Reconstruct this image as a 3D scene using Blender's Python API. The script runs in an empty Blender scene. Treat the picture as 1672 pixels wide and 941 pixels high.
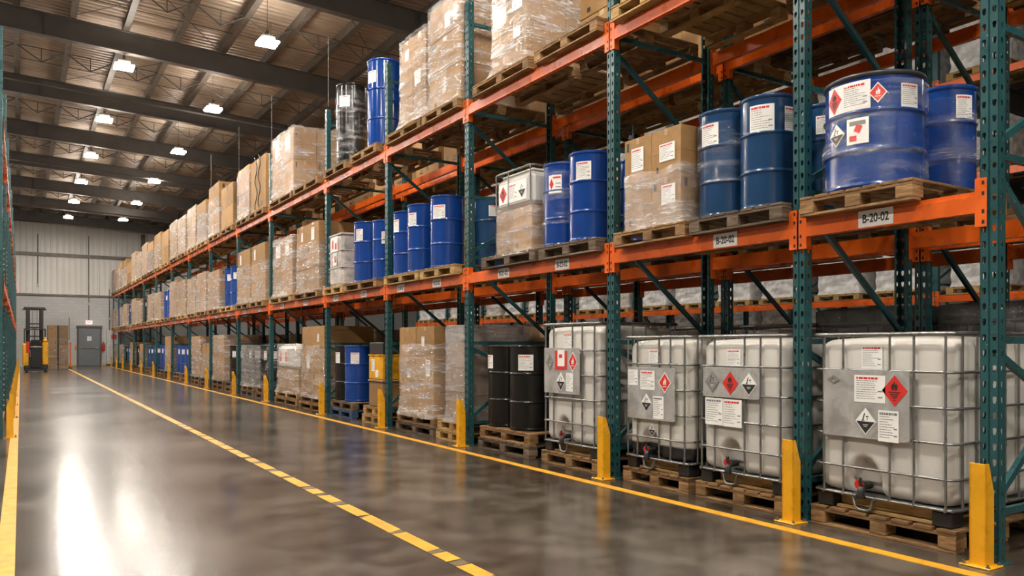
import bpy, bmesh, math, random
from mathutils import Vector, Matrix, noise

random.seed(11)
PI = math.pi
S = bpy.context.scene
C = S.collection

# ------------------------------------------------------------------ camera
EYE = 1.33
F_PX, W_PX, H_PX = 1280.0, 1672.0, 941.0
YAW = math.atan((836.0 - 34.0) / F_PX)
cd = bpy.data.cameras.new('camera')
cam = bpy.data.objects.new('camera', cd)
C.objects.link(cam)
cam.location = (0, 0, EYE)
cam.rotation_euler = (PI / 2, 0, -YAW)
cd.sensor_fit = 'HORIZONTAL'
cd.sensor_width = 36.0
cd.lens = F_PX / W_PX * 36.0
cd.shift_y = (564.0 - H_PX / 2) / W_PX
cd.clip_start, cd.clip_end = 0.05, 200
S.camera = cam

# ------------------------------------------------------------------ world, light, exposure
S.view_settings.view_transform = 'Standard'
S.view_settings.look = 'None'
S.view_settings.gamma = 1.0
S.view_settings.exposure = 0.0
S.view_settings.use_curve_mapping = False
wd = bpy.data.worlds.new('world')
S.world = wd
wd.use_nodes = True
wd.node_tree.nodes['Background'].inputs[0].default_value = (0.05, 0.055, 0.06, 1)
wd.node_tree.nodes['Background'].inputs[1].default_value = 0.3
LAMP_DOWN = 520.0      # lenses over the main aisle and the added fill row
LAMP_EDGE = 230.0      # lenses along the rack edge
LAMP_OTHER = 60.0     # lenses in the other aisles, set weaker to darken the rack interiors
LAMP_SIDE = 110.0       # lens rim that spills on the roof
LAMP_COL = (1.0, 0.92, 0.82)
S.cycles.transparent_max_bounces = 12
S.cycles.max_bounces = 8
S.cycles.diffuse_bounces = 2
S.cycles.sample_clamp_indirect = 6.0

# ------------------------------------------------------------------ materials
def new_mat(name):
    m = bpy.data.materials.new(name)
    m.use_nodes = True
    nt = m.node_tree
    return m, nt, nt.nodes['Principled BSDF']

def nd(nt, typ, **kw):
    n = nt.nodes.new(typ)
    for k, v in kw.items():
        if k.startswith('_'):
            setattr(n, k[1:], v)
        else:
            n.inputs[k.replace('__', ' ')].default_value = v
    return n

def ramp(nt, fac, stops):
    r = nt.nodes.new('ShaderNodeValToRGB')
    e = r.color_ramp.elements
    while len(e) < len(stops):
        e.new(0.5)
    for el, (p, c) in zip(e, stops):
        el.position = p
        el.color = (c[0], c[1], c[2], 1) if hasattr(c, '__len__') else (c, c, c, 1)
    nt.links.new(fac, r.inputs[0])
    return r

def coords(nt, scale=(1, 1, 1), kind='Object'):
    tc = nt.nodes.new('ShaderNodeTexCoord')
    mp = nt.nodes.new('ShaderNodeMapping')
    mp.inputs['Scale'].default_value = scale
    nt.links.new(tc.outputs[kind], mp.inputs[0])
    return mp.outputs[0]

def bump(nt, bsdf, height, strength=0.3, dist=0.01):
    b = nd(nt, 'ShaderNodeBump', Strength=strength, Distance=dist)
    nt.links.new(height, b.inputs['Height'])
    nt.links.new(b.outputs[0], bsdf.inputs['Normal'])
    return b

def plain(name, col, rough=0.5, metal=0.0, var=0.12, scale=6.0, bmp=0.0, coat=0.0):
    m, nt, b = new_mat(name)
    b.inputs['Roughness'].default_value = rough
    b.inputs['Metallic'].default_value = metal
    b.inputs['Coat Weight'].default_value = coat
    v = coords(nt)
    n = nd(nt, 'ShaderNodeTexNoise', Scale=scale, Detail=4.0)
    nt.links.new(v, n.inputs['Vector'])
    lo = tuple(c * (1 - var) for c in col)
    hi = tuple(min(1, c * (1 + var)) for c in col)
    r = ramp(nt, n.outputs[0], [(0.3, lo), (0.7, hi)])
    nt.links.new(r.outputs[0], b.inputs['Base Color'])
    if bmp:
        bump(nt, b, n.outputs[0], bmp)
    return m

def rack_paint(name, col, scuff):
    m, nt, b = new_mat(name)
    v = coords(nt)
    n = nd(nt, 'ShaderNodeTexNoise', Scale=3.0, Detail=5.0, Roughness=0.6)
    n2 = nd(nt, 'ShaderNodeTexNoise', Scale=38.0, Detail=3.0)
    nt.links.new(v, n.inputs['Vector']); nt.links.new(v, n2.inputs['Vector'])
    r = ramp(nt, n.outputs[0], [(0.3, tuple(c * 0.8 for c in col)), (0.7, tuple(c * 1.12 for c in col))])
    r2 = ramp(nt, n2.outputs[0], [(0.69, 0), (0.74, 1)])
    mx = nd(nt, 'ShaderNodeMix', _data_type='RGBA')
    nt.links.new(r2.outputs[0], mx.inputs[0])
    nt.links.new(r.outputs[0], mx.inputs[6])
    mx.inputs[7].default_value = (*scuff, 1)
    nt.links.new(mx.outputs[2], b.inputs['Base Color'])
    rr = ramp(nt, n.outputs[0], [(0.3, 0.22), (0.75, 0.4)])
    nt.links.new(rr.outputs[0], b.inputs['Roughness'])
    b.inputs['Specular IOR Level'].default_value = 0.55
    return m

def wood(name, lo, mid, hi):
    m, nt, b = new_mat(name)
    v = coords(nt, (1.5, 1.5, 9))
    oi = nt.nodes.new('ShaderNodeObjectInfo')
    add = nd(nt, 'ShaderNodeVectorMath', _operation='ADD')
    nt.links.new(v, add.inputs[0])
    sc = nd(nt, 'ShaderNodeMath', _operation='MULTIPLY'); sc.inputs[1].default_value = 37.0
    nt.links.new(oi.outputs['Random'], sc.inputs[0])
    nt.links.new(sc.outputs[0], add.inputs[1])
    n = nd(nt, 'ShaderNodeTexNoise', Scale=3.0, Detail=8.0, Roughness=0.65, Distortion=0.8)
    nt.links.new(add.outputs[0], n.inputs['Vector'])
    r = ramp(nt, n.outputs[0], [(0.28, lo), (0.5, mid), (0.72, hi)])
    hs = nd(nt, 'ShaderNodeHueSaturation', Saturation=1.0)
    mr = nd(nt, 'ShaderNodeMapRange'); mr.inputs[3].default_value = 0.7; mr.inputs[4].default_value = 1.25
    nt.links.new(oi.outputs['Random'], mr.inputs[0])
    nt.links.new(mr.outputs[0], hs.inputs['Value'])
    nt.links.new(r.outputs[0], hs.inputs['Color'])
    nt.links.new(hs.outputs[0], b.inputs['Base Color'])
    b.inputs['Roughness'].default_value = 0.75
    b.inputs['Specular IOR Level'].default_value = 0.25
    bump(nt, b, n.outputs[0], 0.35)
    return m

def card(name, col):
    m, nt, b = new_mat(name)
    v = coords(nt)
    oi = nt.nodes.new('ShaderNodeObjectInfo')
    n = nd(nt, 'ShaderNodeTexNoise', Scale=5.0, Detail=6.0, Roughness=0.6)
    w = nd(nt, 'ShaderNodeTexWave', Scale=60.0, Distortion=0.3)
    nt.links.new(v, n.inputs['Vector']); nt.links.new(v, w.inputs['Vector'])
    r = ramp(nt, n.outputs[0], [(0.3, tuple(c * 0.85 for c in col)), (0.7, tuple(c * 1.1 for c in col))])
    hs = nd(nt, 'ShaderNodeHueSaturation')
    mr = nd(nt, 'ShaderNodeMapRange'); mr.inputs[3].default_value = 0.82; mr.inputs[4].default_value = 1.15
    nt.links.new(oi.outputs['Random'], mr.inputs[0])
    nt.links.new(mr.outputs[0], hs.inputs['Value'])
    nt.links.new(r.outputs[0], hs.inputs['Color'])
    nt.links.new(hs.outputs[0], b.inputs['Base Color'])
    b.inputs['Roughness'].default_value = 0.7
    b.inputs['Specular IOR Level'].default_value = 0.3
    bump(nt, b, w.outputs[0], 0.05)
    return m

def film(name, tint, lo, hi, rough=0.14, strength=0.8, thr=0.0, gloss=0.1):
    """stretch film: mostly clear, with whiter gathered streaks and sharp glints"""
    m, nt, b = new_mat(name)
    nt.nodes.remove(b)
    out = nt.nodes['Material Output']
    tc = nt.nodes.new('ShaderNodeTexCoord')
    mp = nt.nodes.new('ShaderNodeMapping'); mp.inputs['Scale'].default_value = (0.75, 0.75, 4.6); mp.inputs['Rotation'].default_value = (0.25, 0.0, 0.0)
    oi = nt.nodes.new('ShaderNodeObjectInfo')
    add = nd(nt, 'ShaderNodeVectorMath', _operation='ADD')
    sc = nd(nt, 'ShaderNodeMath', _operation='MULTIPLY'); sc.inputs[1].default_value = 53.0
    nt.links.new(oi.outputs['Random'], sc.inputs[0])
    nt.links.new(tc.outputs['Object'], add.inputs[0]); nt.links.new(sc.outputs[0], add.inputs[1])
    nt.links.new(add.outputs[0], mp.inputs[0])
    n = nd(nt, 'ShaderNodeTexNoise', Scale=1.9, Detail=4.0, Roughness=0.55, Distortion=0.3)
    n2 = nd(nt, 'ShaderNodeTexNoise', _noise_type='RIDGED_MULTIFRACTAL', Scale=3.0, Detail=4.0, Roughness=0.55, Distortion=0.4)
    n3 = nd(nt, 'ShaderNodeTexNoise', Scale=8.0, Detail=5.0, Roughness=0.65, Distortion=0.3)
    for q in (n, n2, n3): nt.links.new(mp.outputs[0], q.inputs['Vector'])
    patch = ramp(nt, n.outputs[0], [(0.46 + thr, 0.0), (0.66 + thr, 1.0)])
    streak = ramp(nt, n3.outputs[0], [(0.52, 0.0), (0.66, 1.0)])
    ml = nd(nt, 'ShaderNodeMath', _operation='MULTIPLY')
    nt.links.new(patch.outputs[0], ml.inputs[0]); nt.links.new(streak.outputs[0], ml.inputs[1])
    sm = nd(nt, 'ShaderNodeMath', _operation='MULTIPLY_ADD'); sm.inputs[1].default_value = 0.45
    nt.links.new(patch.outputs[0], sm.inputs[0]); nt.links.new(ml.outputs[0], sm.inputs[2])
    mr = nd(nt, 'ShaderNodeMapRange'); mr.inputs[3].default_value = lo; mr.inputs[4].default_value = hi
    nt.links.new(sm.outputs[0], mr.inputs[0])
    diff = nd(nt, 'ShaderNodeBsdfDiffuse', Color=(*tint, 1))
    tl = nd(nt, 'ShaderNodeBsdfTranslucent', Color=(*tint, 1))
    m0 = nd(nt, 'ShaderNodeMixShader', Fac=0.2)
    nt.links.new(diff.outputs[0], m0.inputs[1]); nt.links.new(tl.outputs[0], m0.inputs[2])
    tr = nd(nt, 'ShaderNodeBsdfTransparent', Color=(1, 1, 1, 1))
    m1 = nt.nodes.new('ShaderNodeMixShader')
    nt.links.new(mr.outputs[0], m1.inputs[0])
    nt.links.new(tr.outputs[0], m1.inputs[1]); nt.links.new(m0.outputs[0], m1.inputs[2])
    gl = nd(nt, 'ShaderNodeBsdfGlossy', Color=(1, 1, 1, 1), Roughness=rough)
    m2 = nt.nodes.new('ShaderNodeMixShader')
    m2.inputs[0].default_value = gloss
    nt.links.new(m1.outputs[0], m2.inputs[1]); nt.links.new(gl.outputs[0], m2.inputs[2])
    ad = nd(nt, 'ShaderNodeMath', _operation='ADD')
    nt.links.new(n2.outputs[0], ad.inputs[0]); nt.links.new(n3.outputs[0], ad.inputs[1])
    bp = nd(nt, 'ShaderNodeBump', Strength=strength, Distance=0.03)
    nt.links.new(ad.outputs[0], bp.inputs['Height'])
    for x in (diff, gl):
        nt.links.new(bp.outputs[0], x.inputs['Normal'])
    nt.links.new(m2.outputs[0], out.inputs['Surface'])
    return m

def concrete():
    m, nt, b = new_mat('polished_concrete')
    v = coords(nt, (1, 1, 1))
    n1 = nd(nt, 'ShaderNodeTexNoise', Scale=0.5, Detail=6.0, Roughness=0.6)
    n2 = nd(nt, 'ShaderNodeTexNoise', Scale=3.2, Detail=6.0, Roughness=0.62)
    n3 = nd(nt, 'ShaderNodeTexNoise', Scale=55.0, Detail=3.0)
    for n in (n1, n2, n3):
        nt.links.new(v, n.inputs['Vector'])
    mx = nd(nt, 'ShaderNodeMath', _operation='ADD')
    h1 = nd(nt, 'ShaderNodeMath', _operation='MULTIPLY'); h1.inputs[1].default_value = 0.5
    h2 = nd(nt, 'ShaderNodeMath', _operation='MULTIPLY'); h2.inputs[1].default_value = 0.5
    nt.links.new(n1.outputs[0], h1.inputs[0]); nt.links.new(n2.outputs[0], h2.inputs[0])
    nt.links.new(h1.outputs[0], mx.inputs[0]); nt.links.new(h2.outputs[0], mx.inputs[1])
    r = ramp(nt, mx.outputs[0], [(0.38, (0.022, 0.016, 0.011)), (0.5, (0.06, 0.047, 0.035)), (0.62, (0.125, 0.102, 0.08))])
    # saw-cut joints
    sx = nt.nodes.new('ShaderNodeSeparateXYZ')
    nt.links.new(v, sx.inputs[0])
    lines = []
    for ax, pitch, off in ((1, 7.3, 2.1), (0, 6.1, 1.35)):
        a = nd(nt, 'ShaderNodeMath', _operation='ADD'); a.inputs[1].default_value = 100 * pitch - off
        q = nd(nt, 'ShaderNodeMath', _operation='PINGPONG'); q.inputs[1].default_value = pitch / 2
        l = nd(nt, 'ShaderNodeMath', _operation='LESS_THAN'); l.inputs[1].default_value = 0.005
        nt.links.new(sx.outputs[ax], a.inputs[0]); nt.links.new(a.outputs[0], q.inputs[0]); nt.links.new(q.outputs[0], l.inputs[0])
        lines.append(l)
    mm = nd(nt, 'ShaderNodeMath', _operation='MAXIMUM')
    nt.links.new(lines[0].outputs[0], mm.inputs[0]); nt.links.new(lines[1].outputs[0], mm.inputs[1])
    mc = nd(nt, 'ShaderNodeMix', _data_type='RGBA')
    mf = nd(nt, 'ShaderNodeMath', _operation='MULTIPLY'); mf.inputs[1].default_value = 0.6
    nt.links.new(mm.outputs[0], mf.inputs[0])
    nt.links.new(mf.outputs[0], mc.inputs[0])
    nt.links.new(r.outputs[0], mc.inputs[6]); mc.inputs[7].default_value = (0.04, 0.035, 0.03, 1)
    nt.links.new(mc.outputs[2], b.inputs['Base Color'])
    rr = ramp(nt, n1.outputs[0], [(0.3, 0.17), (0.7, 0.25)])
    nt.links.new(rr.outputs[0], b.inputs['Roughness'])
    b.inputs['Specular IOR Level'].default_value = 0.5
    b.inputs['Coat Weight'].default_value = 0.08
    b.inputs['Coat Roughness'].default_value = 0.14
    bump(nt, b, n3.outputs[0], 0.05, 0.002)
    return m

def block_wall():
    m, nt, b = new_mat('painted_block')
    tc = nt.nodes.new('ShaderNodeTexCoord')
    sx = nt.nodes.new('ShaderNodeSeparateXYZ'); cx = nt.nodes.new('ShaderNodeCombineXYZ')
    nt.links.new(tc.outputs['Object'], sx.inputs[0])
    nt.links.new(sx.outputs[0], cx.inputs[0]); nt.links.new(sx.outputs[2], cx.inputs[1])
    br = nd(nt, 'ShaderNodeTexBrick', Scale=1.0)
    br.inputs['Color1'].default_value = (0.5, 0.5, 0.49, 1)
    br.inputs['Color2'].default_value = (0.46, 0.46, 0.455, 1)
    br.inputs['Mortar'].default_value = (0.38, 0.38, 0.38, 1)
    br.inputs['Mortar Size'].default_value = 0.008
    br.inputs['Brick Width'].default_value = 0.4
    br.inputs['Row Height'].default_value = 0.2
    nt.links.new(cx.outputs[0], br.inputs['Vector'])
    nt.links.new(br.outputs[0], b.inputs['Base Color'])
    b.inputs['Roughness'].default_value = 0.6
    return m

def emit(name, col, s):
    m, nt, b = new_mat(name)
    nt.nodes.remove(b)
    e = nd(nt, 'ShaderNodeEmission', Color=(*col, 1), Strength=s)
    nt.links.new(e.outputs[0], nt.nodes['Material Output'].inputs['Surface'])
    return m

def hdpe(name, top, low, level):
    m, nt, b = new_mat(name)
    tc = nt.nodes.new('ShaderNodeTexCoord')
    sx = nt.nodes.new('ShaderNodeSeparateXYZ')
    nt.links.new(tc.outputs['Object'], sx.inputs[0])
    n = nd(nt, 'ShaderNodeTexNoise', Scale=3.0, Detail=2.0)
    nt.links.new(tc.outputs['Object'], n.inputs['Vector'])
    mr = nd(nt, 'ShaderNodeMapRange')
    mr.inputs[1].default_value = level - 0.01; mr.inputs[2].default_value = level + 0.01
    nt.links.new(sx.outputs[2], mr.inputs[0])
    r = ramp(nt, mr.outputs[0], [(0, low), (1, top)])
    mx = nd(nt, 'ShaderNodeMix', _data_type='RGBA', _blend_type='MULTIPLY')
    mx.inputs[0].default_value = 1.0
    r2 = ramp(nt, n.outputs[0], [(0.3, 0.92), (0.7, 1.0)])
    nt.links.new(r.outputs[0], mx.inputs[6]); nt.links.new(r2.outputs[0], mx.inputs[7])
    nt.links.new(mx.outputs[2], b.inputs['Base Color'])
    b.inputs['Roughness'].default_value = 0.33
    b.inputs['Subsurface Weight'].default_value = 0.25
    b.inputs['Subsurface Radius'].default_value = (0.06, 0.05, 0.04)
    b.inputs['Subsurface Scale'].default_value = 1.0
    return m

def galv(name, col=(0.5, 0.5, 0.49), rough=0.35):
    m, nt, b = new_mat(name)
    v = coords(nt)
    n = nd(nt, 'ShaderNodeTexNoise', Scale=7.0, Detail=6.0, Roughness=0.65, Distortion=1.0)
    nt.links.new(v, n.inputs['Vector'])
    r = ramp(nt, n.outputs[0], [(0.3, tuple(c * 0.75 for c in col)), (0.7, tuple(c * 1.2 for c in col))])
    nt.links.new(r.outputs[0], b.inputs['Base Color'])
    b.inputs['Metallic'].default_value = 0.85
    rr = ramp(nt, n.outputs[0], [(0.3, rough * 0.8), (0.7, rough * 1.3)])
    nt.links.new(rr.outputs[0], b.inputs['Roughness'])
    return m

MT = {}
MT['concrete'] = concrete()
MT['teal'] = rack_paint('teal_paint', (0.016, 0.078, 0.085), (0.15, 0.2, 0.2))
MT['orange'] = rack_paint('orange_paint', (0.78, 0.125, 0.008), (0.6, 0.25, 0.1))
MT['yellow'] = rack_paint('yellow_paint', (0.83, 0.4, 0.012), (0.6, 0.36, 0.05))
MT['line'] = plain('floor_line_paint', (0.62, 0.3, 0.015), 0.5, var=0.2, scale=9)
MT['tapeblack'] = plain('worn_line', (0.12, 0.085, 0.04), 0.5, var=0.3, scale=20)
MT['wood'] = wood('pallet_wood', (0.085, 0.045, 0.018), (0.25, 0.14, 0.06), (0.4, 0.25, 0.115))
MT['woodpale'] = wood('pale_pallet_wood', (0.22, 0.13, 0.045), (0.42, 0.26, 0.1), (0.56, 0.38, 0.17))
MT['woodgrey'] = wood('grey_pallet_wood', (0.05, 0.034, 0.022), (0.14, 0.098, 0.065), (0.24, 0.175, 0.12))
MT['palletblue'] = plain('blue_pallet_plastic', (0.03, 0.07, 0.14), 0.5)
MT['card'] = card('cardboard', (0.34, 0.195, 0.078))
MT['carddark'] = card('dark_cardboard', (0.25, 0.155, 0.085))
MT['cardedge'] = plain('carton_seam', (0.14, 0.08, 0.035), 0.8)
MT['tape'] = plain('parcel_tape', (0.5, 0.34, 0.19), 0.25, var=0.05)
MT['film'] = film('stretch_film', (0.85, 0.82, 0.79), 0.08, 0.7, rough=0.1, strength=1.0, thr=-0.05)
MT['filmthin'] = film('thin_stretch_film', (0.8, 0.8, 0.82), 0.0, 0.5, rough=0.09, thr=0.03, gloss=0.045)
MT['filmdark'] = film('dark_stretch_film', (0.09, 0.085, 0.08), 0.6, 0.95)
MT['filmgrey'] = film('grey_stretch_film', (0.5, 0.48, 0.47), 0.38, 0.75)
MT['wrapload'] = plain('wrapped_goods', (0.46, 0.42, 0.38), 0.35, var=0.35, scale=7, bmp=0.5)
MT['wrapwhite'] = plain('white_wrapped_goods', (0.62, 0.61, 0.6), 0.3, var=0.3, scale=7, bmp=0.5)
MT['blue'] = plain('blue_drum_paint', (0.005, 0.045, 0.24), 0.16, var=0.12, scale=4, coat=0.1)
MT['navy'] = plain('navy_drum_paint', (0.012, 0.05, 0.13), 0.18, var=0.12, scale=4, coat=0.1)
MT['black'] = plain('black_drum_paint', (0.005, 0.0045, 0.004), 0.2, var=0.2, scale=4, coat=0.0)
MT['rimmetal'] = plain('drum_rim', (0.07, 0.075, 0.09), 0.35, 0.6)
MT['white'] = plain('label_paper', (0.86, 0.85, 0.82), 0.45, var=0.04)
MT['ink'] = plain('black_ink', (0.02, 0.02, 0.02), 0.5)
MT['greyink'] = plain('grey_ink', (0.2, 0.2, 0.2), 0.5)
MT['red'] = plain('red_ink', (0.66, 0.03, 0.022), 0.4, var=0.05)
MT['dimgrey'] = plain('faded_print', (0.28, 0.27, 0.255), 0.45)
MT['galv'] = galv('galvanised_tube', (0.3, 0.3, 0.295), 0.3)
MT['plate'] = galv('galvanised_plate', (0.55, 0.545, 0.53), 0.4)
MT['plate'].node_tree.nodes['Principled BSDF'].inputs['Metallic'].default_value = 0.6
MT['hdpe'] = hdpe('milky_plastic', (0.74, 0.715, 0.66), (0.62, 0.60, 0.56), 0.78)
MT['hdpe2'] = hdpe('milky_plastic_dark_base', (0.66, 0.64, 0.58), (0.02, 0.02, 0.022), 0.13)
MT['blackplastic'] = plain('black_plastic', (0.016, 0.016, 0.017), 0.4)
MT['redplastic'] = plain('red_plastic', (0.55, 0.02, 0.015), 0.35)
MT['steel'] = plain('roof_steel', (0.085, 0.076, 0.068), 0.5, var=0.15, scale=2)
MT['purlin'] = plain('purlin_steel', (0.13, 0.11, 0.09), 0.45, 0.2, var=0.25, scale=3)
MT['deck'] = plain('roof_deck', (0.40, 0.315, 0.235), 0.42, 0.1, var=0.2, scale=1.3)
MT['cladding'] = plain('white_cladding', (0.68, 0.66, 0.62), 0.35, var=0.07, scale=0.6)
MT['block'] = block_wall()
MT['doorgrey'] = plain('door_paint', (0.15, 0.165, 0.18), 0.45, var=0.06)
MT['cabinet'] = plain('cabinet_paint', (0.5, 0.5, 0.48), 0.4)
MT['lens'] = emit('lamp_lens', LAMP_COL, LAMP_DOWN)
MT['lens_edge'] = emit('edge_lamp_lens', LAMP_COL, LAMP_EDGE)
MT['lens_other'] = emit('weak_lamp_lens', LAMP_COL, LAMP_OTHER)
MT['lensrim'] = emit('lamp_rim', LAMP_COL, LAMP_SIDE)
MT['exitred'] = emit('exit_glow', (1.0, 0.12, 0.08), 1.6)
MT['exitwhite'] = emit('exit_face', (1.0, 0.75, 0.7), 1.4)
MT['pane'] = plain('pale_pane', (0.8, 0.85, 0.9), 0.1)  # even pale blue door pane, no emission
MT['rubber'] = plain('rubber', (0.02, 0.02, 0.02), 0.8)
MT['dark'] = plain('dark_hole', (0.01, 0.01, 0.01), 0.8)
MT['amber'] = plain('amber_lens', (0.9, 0.3, 0.02), 0.3)

# ------------------------------------------------------------------ mesh helpers
class MB:
    def __init__(s):
        s.v, s.f, s.m, s.s = [], [], [], []
    def add(s, vs, fs, m=0, smooth=False):
        o = len(s.v)
        s.v += [tuple(p) for p in vs]
        for f in fs:
            s.f.append([o + i for i in f]); s.m.append(m); s.s.append(smooth)
    def box(s, x0, x1, y0, y1, z0, z1, m=0, b=0.0):
        if x0 > x1: x0, x1 = x1, x0
        if y0 > y1: y0, y1 = y1, y0
        if z0 > z1: z0, z1 = z1, z0
        if b <= 0:
            vs = [(x, y, z) for x in (x0, x1) for y in (y0, y1) for z in (z0, z1)]
            s.add(vs, [(0, 1, 3, 2), (4, 6, 7, 5), (0, 4, 5, 1), (2, 3, 7, 6), (0, 2, 6, 4), (1, 5, 7, 3)], m)
            return
        cx, cy, cz = (x0 + x1) / 2, (y0 + y1) / 2, (z0 + z1) / 2
        h = [(x1 - x0) / 2, (y1 - y0) / 2, (z1 - z0) / 2]
        b = min(b, min(h) * 0.8)
        vs, idx = [], {}
        for sx in (-1, 1):
            for sy in (-1, 1):
                for sz in (-1, 1):
                    sg = (sx, sy, sz)
                    for a in range(3):
                        p = [sg[k] * (h[k] - (0 if k == a else b)) for k in range(3)]
                        idx[(sg, a)] = len(vs); vs.append(p)
        fs = []
        for a in range(3):
            o1, o2 = (a + 1) % 3, (a + 2) % 3
            for sa in (-1, 1):
                loop = []
                for s1, s2 in ((-1, -1), (1, -1), (1, 1), (-1, 1)):
                    sg = [0, 0, 0]; sg[a] = sa; sg[o1] = s1; sg[o2] = s2
                    loop.append(idx[(tuple(sg), a)])
                fs.append(loop)
            for s1 in (-1, 1):
                for s2 in (-1, 1):
                    sg0 = [0, 0, 0]; sg0[o1] = s1; sg0[o2] = s2; sg0[a] = -1
                    sg1 = list(sg0); sg1[a] = 1
                    fs.append([idx[(tuple(sg0), o1)], idx[(tuple(sg1), o1)], idx[(tuple(sg1), o2)], idx[(tuple(sg0), o2)]])
        for sx in (-1, 1):
            for sy in (-1, 1):
                for sz in (-1, 1):
                    sg = (sx, sy, sz)
                    fs.append([idx[(sg, 0)], idx[(sg, 1)], idx[(sg, 2)]])
        out = []
        for f in fs:
            P = [Vector(vs[i]) for i in f]
            nrm = (P[1] - P[0]).cross(P[2] - P[0]); cc = sum(P, Vector()) / len(P)
            out.append(f if nrm.dot(cc) > 0 else f[::-1])
        s.add([(cx + p[0], cy + p[1], cz + p[2]) for p in vs], out, m)
    def prism(s, prof, axis, a0, a1, m=0, smooth=False):
        """extrude closed 2-D profile; axis 'y': prof (x,z); 'x': prof (y,z); 'z': prof (x,y)"""
        n = len(prof)
        def P(q, a):
            return {'y': (q[0], a, q[1]), 'x': (a, q[0], q[1]), 'z': (q[0], q[1], a)}[axis]
        vs = [P(q, a0) for q in prof] + [P(q, a1) for q in prof]
        fs = [(i, (i + 1) % n, n + (i + 1) % n, n + i) for i in range(n)] + [tuple(range(n))[::-1], tuple(range(n, 2 * n))]
        s.add(vs, fs, m, smooth)
    def tube(s, pts, r, n=8, m=0, closed=False, caps=True):
        P = [Vector(p) for p in pts]
        k = len(P)
        rings = []
        up = None
        for i in range(k):
            if closed:
                d = (P[(i + 1) % k] - P[i - 1])
            else:
                d = P[min(i + 1, k - 1)] - P[max(i - 1, 0)]
            d.normalize()
            if up is None:
                up = Vector((0, 0, 1)) if abs(d.z) < 0.9 else Vector((1, 0, 0))
            a = d.cross(up)
            if a.length < 1e-4:
                a = d.cross(Vector((0, 1, 0)))
            a.normalize(); bb = a.cross(d).normalized(); up = bb
            rings.append([P[i] + (a * math.cos(t) + bb * math.sin(t)) * r for t in [2 * PI * j / n for j in range(n)]])
        vs = [p for rg in rings for p in rg]
        fs = []
        for i in range(k if closed else k - 1):
            j2 = (i + 1) % k
            for j in range(n):
                fs.append((i * n + j, i * n + (j + 1) % n, j2 * n + (j + 1) % n, j2 * n + j))
        s.add(vs, fs, m, True)
        if caps and not closed:
            s.add(rings[0], [tuple(range(n))[::-1]], m); s.add(rings[-1], [tuple(range(n))], m)
    def lathe(s, prof, n=32, m=0, c=(0, 0, 0), mats=None, ymul=1.0):
        k = len(prof)
        vs = []
        for (r, z) in prof:
            for j in range(n):
                t = 2 * PI * j / n
                vs.append((c[0] + r * math.cos(t), c[1] + r * math.sin(t) * ymul, c[2] + z))
        for i in range(k - 1):
            fs = [(i * n + j, i * n + (j + 1) % n, (i + 1) * n + (j + 1) % n, (i + 1) * n + j) for j in range(n)]
            s.add(vs[:0], [], 0)
            o = len(s.v)
            s.v += vs[i * n:(i + 2) * n]
            for j in range(n):
                s.f.append([o + j, o + (j + 1) % n, o + n + (j + 1) % n, o + n + j])
                s.m.append(mats[i] if mats else m); s.s.append(True)
    def mesh(s, name, mats, merge=False):
        me = bpy.data.meshes.new(name)
        me.from_pydata(s.v, [], s.f)
        for mm in mats:
            me.materials.append(MT[mm])
        me.polygons.foreach_set('material_index', s.m)
        me.polygons.foreach_set('use_smooth', s.s)
        if merge:
            bm = bmesh.new(); bm.from_mesh(me)
            bmesh.ops.remove_doubles(bm, verts=bm.verts, dist=1e-5)
            bm.to_mesh(me); bm.free()
        me.update()
        return me

def node(name, parent=None, loc=(0, 0, 0), rz=0.0, data=None, scale=None):
    o = bpy.data.objects.new(name, data)
    C.objects.link(o)
    o.location = loc
    if rz: o.rotation_euler = (0, 0, rz)
    if scale: o.scale = scale
    if parent: o.parent = parent
    if data is None: o.empty_display_size = 0.1
    return o

def tag(o, label, cat, group=None):
    o['label'] = label; o['category'] = cat
    if group: o['group'] = group
    return o

def struct(o):
    o['kind'] = 'structure'
    return o

ORD = ['', 'first', 'second', 'third', 'fourth', 'fifth', 'sixth', 'seventh', 'eighth', 'ninth', 'tenth', 'eleventh', 'twelfth',
       'thirteenth', 'fourteenth', 'fifteenth', 'sixteenth', 'seventeenth', 'eighteenth', 'nineteenth', 'twentieth']

_txt = {}
def text_mesh(s, size, mat, bold=0.012, xs=0.85):
    key = (s, size, mat)
    if key in _txt: return _txt[key]
    cu = bpy.data.curves.new('lettering', 'FONT')
    cu.body = s; cu.size = size; cu.align_x = 'CENTER'; cu.align_y = 'CENTER'; cu.offset = bold * size; cu.extrude = 0.0006
    ob = bpy.data.objects.new('lettering', cu); C.objects.link(ob)
    dg = bpy.context.evaluated_depsgraph_get()
    me = bpy.data.meshes.new_from_object(ob.evaluated_get(dg))
    bpy.data.objects.remove(ob); bpy.data.curves.remove(cu)
    me.materials.clear(); me.materials.append(MT[mat])
    for v in me.vertices: v.co.x *= xs
    _txt[key] = me
    return me

# ------------------------------------------------------------------ structure
X0, X1, Y0, Y1 = -16.0, 37.0, -9.0, 57.5
ROOF = lambda x: 8.98 - 0.042 * x         # underside of the rafters
RD, PD = 0.56, 0.3                          # rafter depth, purlin depth

mb = MB(); mb.box(X0, X1, Y0, Y1, -0.2, 0, 0)
struct(node('floor', data=mb.mesh('floor', ['concrete'])))

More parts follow.
